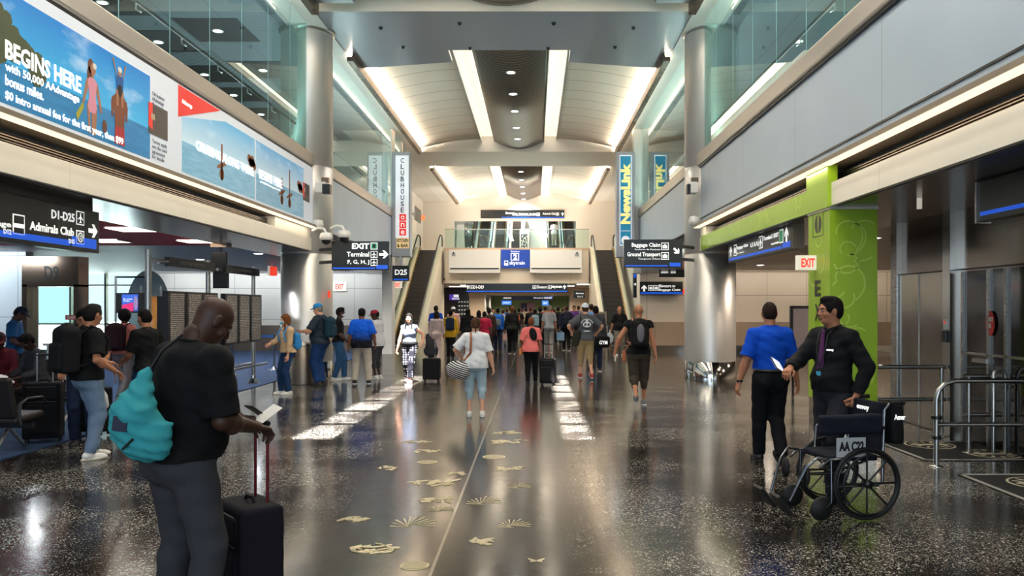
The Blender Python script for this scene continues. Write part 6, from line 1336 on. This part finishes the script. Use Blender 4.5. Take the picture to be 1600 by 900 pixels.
t, a = carried(f, 'handbag', 'small tan leather bag at the left hip of the bald walking man', 'bag', V3(-.24, .0, .78)*f.s); d = SDF(.01); d.box(V3(-.25, .0, .86)*f.s, V3(.035, .08, .10), .03); softmesh('bag', [d], TAN, t, off=a); q = mbo(a); q.tube([Vector(V3(-.25, -.05, .95)*f.s), Vector(f.T(-.15, -.15, .15)), Vector(f.T(.02, -.19, .4)), Vector(f.T(.11, -.1, .56))], .008, 6); q.build('strap', TAN, t)
# guard and wheelchair pusher
f = person('man in a bright blue uniform shirt and black trousers walking away', 2.64, 8.95, 3, 1.80, 1.14, 'tan', lean=1, hair=('buzz', 'dbrown'), head=(0, -8, 0), wl=(-.34, .02, .88), wr=(.33, .06, .84), curl=(.4, .4), shirt=(K('uniform_blue', c(10, 74, 190)), .86, .98, .018), trousers=(K('uniform_black', c(18, 19, 24)), 1.0, .020, .012), shoes=('black', 'black'), al=(-.07, .18, .08), ar=(.07, -.16, .12, -22), sh=1.1)
m_ = MB(); q = [Vector(f.P*f.s+V3(.178*math.cos(a_), .142*math.sin(a_)-.01, .09)) for a_ in np.linspace(0, 2*PI, 33)[:-1]]; m_.tube(q, .018, 8, closed=True); m_.build('belt', BLACK, f.R)
m_ = MB(); m_.lathe([(.034, -.012), (.036, 0), (.034, .012)], n=16); o = m_.build('watch', BLACK, f.R); o.location = tuple((f.W[-1]*.94+f.E[-1]*.06)*f.s)
f = person('man in a black shirt and purple tie pushing a wheelchair, tablet in hand', 2.74, 7.32, 118, 1.84, 1.14, 'tan', lean=1, head=(2, -22, 0), wl=(-.27, .04, .92), wr=(.10, .42, 1.14), el=(-.8, -.8, 0), er=(.8, -.6, -.4), curl=(.9, .5), hair=('short', 'black'), shirt=(K('black_shirt', c(17, 18, 21)), 1.93, .94, .019), trousers=(K('dark_grey_trousers', c(40, 40, 46)), 1.0, .018, .012), shoes=('black', 'black'), al=(-.10, .12, .08), ar=(.10, -.20, .12, -22), sh=1.08, vox=.0058)
PUR = K('purple_tie', c(84, 44, 86)); d = SDF(.005); yy = .155
d.ell(f.T(0, .118, .525), V3(.022, .014, .02), None, .005); d.cap(f.T(0, .125, .50), f.T(0, .152, .30), .020, .034, .01, flat=(V3(0, 1, 0), .3)); d.cap(f.T(0, .152, .30), f.T(.02, .172, .10), .034, .042, .01, flat=(V3(0, 1, 0), .3)); softmesh('tie', [d], PUR, f.R)
m_ = MB(); 
for q_ in (-1, 1): m_.tube([Vector(f.T(q_*.055, .02, .57)), Vector(f.T(q_*.05, .12, .50)), Vector(f.T(q_*.045, .155, .36)), Vector(f.T(.0, .178, .22))], .006, 5)
lan = m_.build('lanyard', BLACK, f.R); m_ = MB(); p_ = f.T(0, .185, .14); m_.box(p_[0]-.025, p_[0]+.025, p_[1]-.004, p_[1]+.004, p_[2]-.05, p_[2]+.05); m_.build('badge', mat('badge_blue', c(70, 160, 200), .4), f.R, .003)
for q_ in (-1, 1):
    d = SDF(.005); d.cap(f.T(q_*.02, .105, .535), f.T(q_*.075, .0, .575), .020, .022, .01, flat=(V3(0, .5, .85), .4)); softmesh('collar', [d], MATS['black_shirt'], f.R)
p_ = f.T(-.11, .16, .36); text('envoy', Matrix(((-1, 0, 0, p_[0]), (0, 0, 1, p_[1]), (0, 1, 0, p_[2]), (0, 0, 0, 1))), -.04, .04, 0, .022, SIGNW, f.R, name='chest_lettering')
t, a = carried(f, 'tablet', 'tablet with a lit white screen in the hand of the wheelchair pusher', 'tablet', (f.W[1]+V3(.02, .12, .03))*f.s); q = mbo(a); q.x = Matrix.Rotation(-.9, 4, 'Y') @ Matrix.Rotation(.5, 4, 'X') ; q.box(-.065, .065, -.10, .10, -.005, .005); sc = q.build('case', BLACK, t, .003); q = MB(); q.x = Matrix.Rotation(-.9, 4, 'Y') @ Matrix.Rotation(.5, 4, 'X'); q.box(-.058, .058, -.092, .092, .005, .007); q.box(-.058, .058, -.092, .092, -.007, -.005); q.build('screen', mat('tablet_lit', c(220, 224, 236), .4, emis=c(220, 224, 236), es=.8), t)
# wheelchair
def wheelchair(x, y, rz):
    t = thing('wheelchair', 'black folding wheelchair with bags pushed by the man in the purple tie', 'wheelchair', (x, y, 0), math.radians(rz)); CR = mat('frame_chrome', c(112, 114, 120), .22, 1); VN = K('navy_vinyl', c(20, 24, 36))
    for q in (-1, 1):
        wx = q*.30; m = MB(); r = .30; M0 = Matrix.Translation((wx, .03, .305)) @ Matrix.Rotation(PI/2, 4, 'Y')
        m.x = M0; m.tube([(r*.95*math.cos(a), r*.95*math.sin(a), 0) for a in np.linspace(0, 2*PI, 49)[:-1]], .016, 10, closed=True); w = m.build('wheel', RUBBER, t)
        m = MB(); m.x = M0; m.tube([(.262*math.cos(a), .262*math.sin(a), 0) for a in np.linspace(0, 2*PI, 49)[:-1]], .010, 8, closed=True); m.tube([(.24*math.cos(a), .24*math.sin(a), q*.05) for a in np.linspace(0, 2*PI, 49)[:-1]], .008, 8, closed=True); m.build('rim', BLACK, w)
        m = MB(); m.x = M0; m.lathe([(.0, -.04), (.035, -.035), (.035, .035), (.0, .04)], n=16)
        for k in range(8): a = k*PI/4; m.box(-.001, .001, -.001, .001, 0, .001); m.tube([(.03*math.cos(a), .03*math.sin(a), 0), (.26*math.cos(a), .26*math.sin(a), 0)], .009, 6)
        m.build('spokes', BLACK, w)
        m = MB(); m.x = Matrix.Translation((q*.24, .40, .10)) @ Matrix.Rotation(PI/2, 4, 'Y'); m.lathe([(.0, -.018), (.09, -.016), (.10, 0), (.09, .016), (.0, .018)], n=24); cw = m.build('caster', RUBBER, t)
        MB().tube([(q*.24, .36, .10), (q*.275, .33, .16), (q*.26, .32, .28), (q*.25, .32, .5)], .013, 8).build('fork', CR, cw)
        MB().tube([(q*.25, -.22, .96), (q*.25, -.16, .9), (q*.25, -.14, .3), (q*.25, -.10, .28), (q*.25, .36, .28)], .013, 8).build('side_frame', CR, t)
        MB().tube([(q*.25, -.14, .72), (q*.25, .12, .74), (q*.25, .17, .70), (q*.25, .18, .5), (q*.25, .34, .5), (q*.25, .42, .44)], .012, 8).build('arm_frame', CR, t)
        d = SDF(.008); d.box((q*.255, .0, .755), (.03, .15, .018), .015); softmesh('armrest', [d], RUBBER, t)
        MB().tube([(q*.25, -.20, .955), (q*.25, -.34, .955)], .019, 10).build('push_grip', RUBBER, t)
        lg = MB().tube([(q*.25, .34, .5), (q*.25, .44, .52), (q*.22, .52, .44), (q*.17, .64, .16)], .012, 8).build('leg_rest', CR, t)
        m = MB(); m.x = Matrix.Translation((q*.15, .70, .13)) @ Matrix.Rotation(.9, 4, 'X'); m.box(-.085, .085, -.10, .11, -.018, .012); m.build('footplate', RUBBER, lg, .008)
        d = SDF(.007); d.ell((q*.17, .50, .36), (.05, .03, .09)); softmesh('calf_pad', [d], RUBBER, lg)
    d = SDF(.008); d.box((0, .10, .50), (.23, .22, .025), .02); d.fold = .003; softmesh('seat', [d], VN, t)
    d = SDF(.008); d.box((0, -.15, .74), (.235, .02, .22), .018); d.fold = .003; bkr = softmesh('backrest', [d], VN, t)
    text('envoy', Matrix(((-1, 0, 0, 0), (0, 0, 1, -.128), (0, 1, 0, .86), (0, 0, 0, 1))), -.09, .09, 0, .045, SIGNW, bkr, lift=.004)
    for a, b in (((.24, .0, .30), (-.24, .0, .48)), ((-.24, .0, .30), (.24, .0, .48))): MB().tube([a, b], .011, 8).build('cross_brace', CR, t)
    d = SDF(.008); d.box((-.33, .20, .80), (.05, .27, .08), .03); d.fold = .003; bg_ = softmesh('side_bag', [d], VN, t)
    pl = MB().box(-.268, -.262, .02, .28, .52, .68).build('placard', mat('placard_white', c(190, 190, 190), .5), t); text('AA C22', fr((-.269, .26, .57), '-x'), 0, .22, 0, .08, BLACK, pl, bold=.04)
    d = SDF(.008); d.box((-.16, -.27, .78), (.13, .06, .17), .04, rotm(0, 4, 0)); d.fold = .004; b2 = softmesh('rear_bag', [d], pack, t); text('Amer', fr((-.293, -.22, .82), '-x'), 0, .10, 0, .045, SIGNW, b2)
    return t
wheelchair(2.70, 6.85, 100)
# people beyond
def walk(lab, px, fy, shirt, tr, hair=('short', 'black'), H=1.72, g=1.0, skin='brown', rz=0, sl=.85, hem=.9, ln=1.0, sho=('black', 'black'), ph=1, **k):
    x, y = Gp(px, fy); return person(lab, x, y, rz, H, g, skin, hair=hair, shirt=(shirt, sl, hem, .022), trousers=(tr, ln, .02), shoes=sho, al=(-.09, .16*ph, .08), ar=(.09, -.18*ph, .10, -14), **k)
walk('large man in a royal blue T-shirt beside the left escalator side', 681, 552, ROY, NAVY, H=1.80, g=1.25)
walk('woman with very long brown hair in a pale pink jumpsuit', 682, 564, K('pale_pink', c(188, 166, 160)), MATS['pale_pink'], ('long', 'dbrown'), 1.62, .95, 'tan', sho=('white', 'white'), hem=.93, sl=1.7)
f = walk('person in a mustard yellow jacket and black trousers with a backpack', 704, 561, K('mustard', c(186, 146, 30)), BLK, ('short', 'black'), 1.66, 1.05, sl=1.9, hem=.78); backpack(f, 'dark backpack on the person in mustard yellow', NAVY, .3, .42, .16)
walk('person in a white cap and pale pink top just behind the mustard jacket', 708, 548, K('blush', c(206, 160, 150)), GRY, ('short', 'black'), 1.76, 1.0, 'light', cap=(WHT, True))
walk('person with long black hair in dark clothes right of the mustard jacket', 731, 556, BLK, BLK, ('long', 'black'), 1.70, 1.1, sl=1.8)
walk('woman in a dark long coat ahead of the white T-shirt', 748, 552, CHAR, BLK, ('long', 'black'), 1.62, 1.0, sl=1.9, hem=.7)
walk('woman in a crimson top hidden behind the white T-shirt', 757, 560, K('crimson', c(160, 30, 60)), BLK, ('bun', 'black'), 1.60, 1.0)
walk('tall person in a brown coat left of the blue backpack', 764, 556, K('brown_coat', c(52, 38, 32)), BLK, ('short', 'black'), 1.72, 1.15, sl=1.9, hem=.75)
f = walk('person in a bright blue top carrying a pale pink tote', 778, 550, K('cobalt', c(24, 88, 176)), NAVY, ('bun', 'black'), 1.72, 1.0, sl=1.8); backpack(f, 'blue backpack with grey pocket on the person with the pink tote', K('cobalt2', c(30, 100, 190)), .3, .42, .16, GRY)
t, a = carried(f, 'tote_bag', 'pale pink tote bag carried right of the blue backpack', 'bag', V3(.30, -.05, .42)*f.s); d = SDF(.014); d.box(V3(.31, -.05, .60)*f.s, V3(.13, .05, .15), .03); softmesh('bag', [d], K('tote_pink', c(200, 160, 150)), t, off=a); q = mbo(a); q.tube([Vector(V3(.22, -.05, .74)*f.s), Vector(V3(.28, 0, .86)*f.s), Vector(V3(.38, -.05, .74)*f.s)], .012, 5); q.build('handle', MATS['tote_pink'], t)
walk('man in a black hooded jacket with a white hem line, walking beside the pink T-shirt', 800, 553, K('hoodie_black', c(20, 22, 22)), BLK, ('short', 'auburn'), 1.78, 1.15, sl=1.9, sho=('black', 'white'))
walk('person in a cream top deep in the concourse', 822, 527, K('cream_top', c(196, 180, 150)), GRY, ('short', 'black'), 1.72)
f = walk('person in black with a pale blue backpack left of the man in grey', 836, 548, BLK, BLK, ('short', 'black'), 1.68, 1.0, sl=1.8); backpack(f, 'pale blue grey backpack in the middle of the crowd', K('pale_blue_nylon', c(130, 156, 168)), .32, .44, .16)
walk('person with a large dark green coat behind the pale blue backpack', 844, 541, K('bottle_green', c(20, 44, 42)), BLK, ('afro', 'black'), 1.74, 1.2, sl=1.9)
f = walk('man in a pale grey T-shirt and grey trousers and cap carrying a shopping bag', 858, 551, K('ash_tee', c(150, 152, 156)), K('ash_trousers', c(128, 126, 122)), ('short', 'grey'), 1.82, 1.12, 'tan', sho=('grey', 'white'), cap=(GRY, False))
t, a = carried(f, 'shopping_bag', 'blue and white shopping bag right of the man in pale grey', 'bag', V3(.32, 0, .44)*f.s); d = SDF(.014); d.box(V3(.42, -.05, .60)*f.s, V3(.15, .06, .16), .02); softmesh('bag', [d], K('bag_blue_grey', c(120, 150, 180)), t, off=a); q = mbo(a); q.tube([Vector(V3(.32, -.05, .76)*f.s), Vector(V3(.32, 0, .86)*f.s), Vector(V3(.5, -.05, .76)*f.s)], .012, 5); q.build('handle', MATS['bag_blue_grey'], t)
f = walk('large person in navy with a big dark backpack right of the man in pale grey', 885, 548, NAVY, BLK, ('buzz', 'brown'), 1.80, 1.2, 'tan', sl=1.8, sho=('black', 'white')); backpack(f, 'big dark navy backpack right of the man in pale grey', K('navy_nylon', c(22, 26, 40)), .36, .55, .2)
walk('person in a blue patterned shirt partly behind the man in the white cap', 924, 556, K('sky_shirt', c(90, 130, 180)), BLK, ('short', 'dbrown'), 1.86, 1.1, 'tan')
x, y = Gp(968, 556); f = person('bald man in a black T-shirt facing the camera at the foot of the right escalator', x, y, 175, 1.78, 1.15, 'tan', hair=('bald', 'black'), wl=(-.2, .28, 1.05), wr=(.32, .1, .86), shirt=(BLK, .9, .9, .022), trousers=(K('floral', c(120, 112, 100)), 1.0, .02), shoes=('white', 'white'))
t, a = carried(f, 'plastic_bag', 'white plastic bag held by the bald man at the escalator foot', 'bag', V3(.36, .12, .40)*f.s); d = SDF(.014); d.ell(V3(.36, .12, .62)*f.s, V3(.16, .09, .20), None, .04); d.cap(V3(.36, .12, .74)*f.s, V3(.34, .12, .90)*f.s, .05, .015, .04); d.fold = .008; softmesh('bag', [d], K('bag_white', c(190, 194, 198)), t, off=a)
# crowd deep in the concourse, each one small
cols = {'red': c(170, 40, 40), 'teal': c(30, 110, 110), 'white': c(200, 200, 200), 'black': c(22, 22, 24), 'grey': c(110, 110, 114), 'blue': c(40, 80, 160), 'tan': c(170, 140, 104), 'purple': c(90, 50, 120), 'orange': c(210, 110, 50), 'green': c(50, 100, 60)}
spots_ = [(762, 536, 'white', 'black', 'leftmost in the concourse opening'), (771, 531, 'grey', 'blue', 'by the left wall of the opening'), (786, 541, 'white', 'grey', 'right of the blue backpack'), (792, 534, 'blue', 'black', 'left of the orange top'), (804, 538, 'orange', 'black', 'above the black hooded jacket'),
    (811, 532, 'black', 'grey', 'left of the cream top'), (829, 536, 'black', 'blue', 'right of the cream top'), (852, 534, 'red', 'black', 'left of the man in pale grey'), (866, 533, 'tan', 'black', 'just right of the pale grey cap'), (872, 538, 'black', 'black', 'left of the navy walker'),
    (879, 529, 'green', 'black', 'far right of the opening'), (897, 534, 'purple', 'black', 'in front of the right beige wall'), (904, 530, 'grey', 'black', 'just left of the white cap'), (816, 524, 'teal', 'black', 'farthest, before the picture'), (845, 522, 'white', 'blue', 'farthest, right of the picture'), (798, 523, 'tan', 'grey', 'farthest, left of the picture'), (860, 524, 'red', 'grey', 'farthest, under the right blue shop sign')]
rr = random.Random(5)
for i, (px, fy, a_, b_, where) in enumerate(spots_):
    f = walk('distant person, %s top, %s trousers, %s' % (a_, b_, where), px, fy, K('far_'+a_, cols[a_]), K('far_'+b_, cols[b_]), (rr.choice(['short', 'long', 'bun', 'short', 'buzz']), rr.choice(['black', 'dbrown', 'brown'])), rr.uniform(1.6, 1.84), rr.uniform(.95, 1.2), rr.choice(['dark', 'brown', 'tan', 'light']), rr.choice([0, 0, 10, -12, 180]), rr.choice([.85, 1.85]), .9, ph=rr.choice([-1, 1]), vox=.018, group='crowd deep in the lower concourse')
f = person('person in white riding the fourth upper escalator, seen from behind', 1.3, 52.6, 0, 1.72, 1.05, 'brown', hair=('short', 'black'), shirt=(K('white_top2', c(222, 222, 216)), .9, .85, .02), trousers=(K('cream_trousers', c(200, 196, 180)), 1.0, .02), shoes=('black', 'black'), z0=5.72, vox=.018)
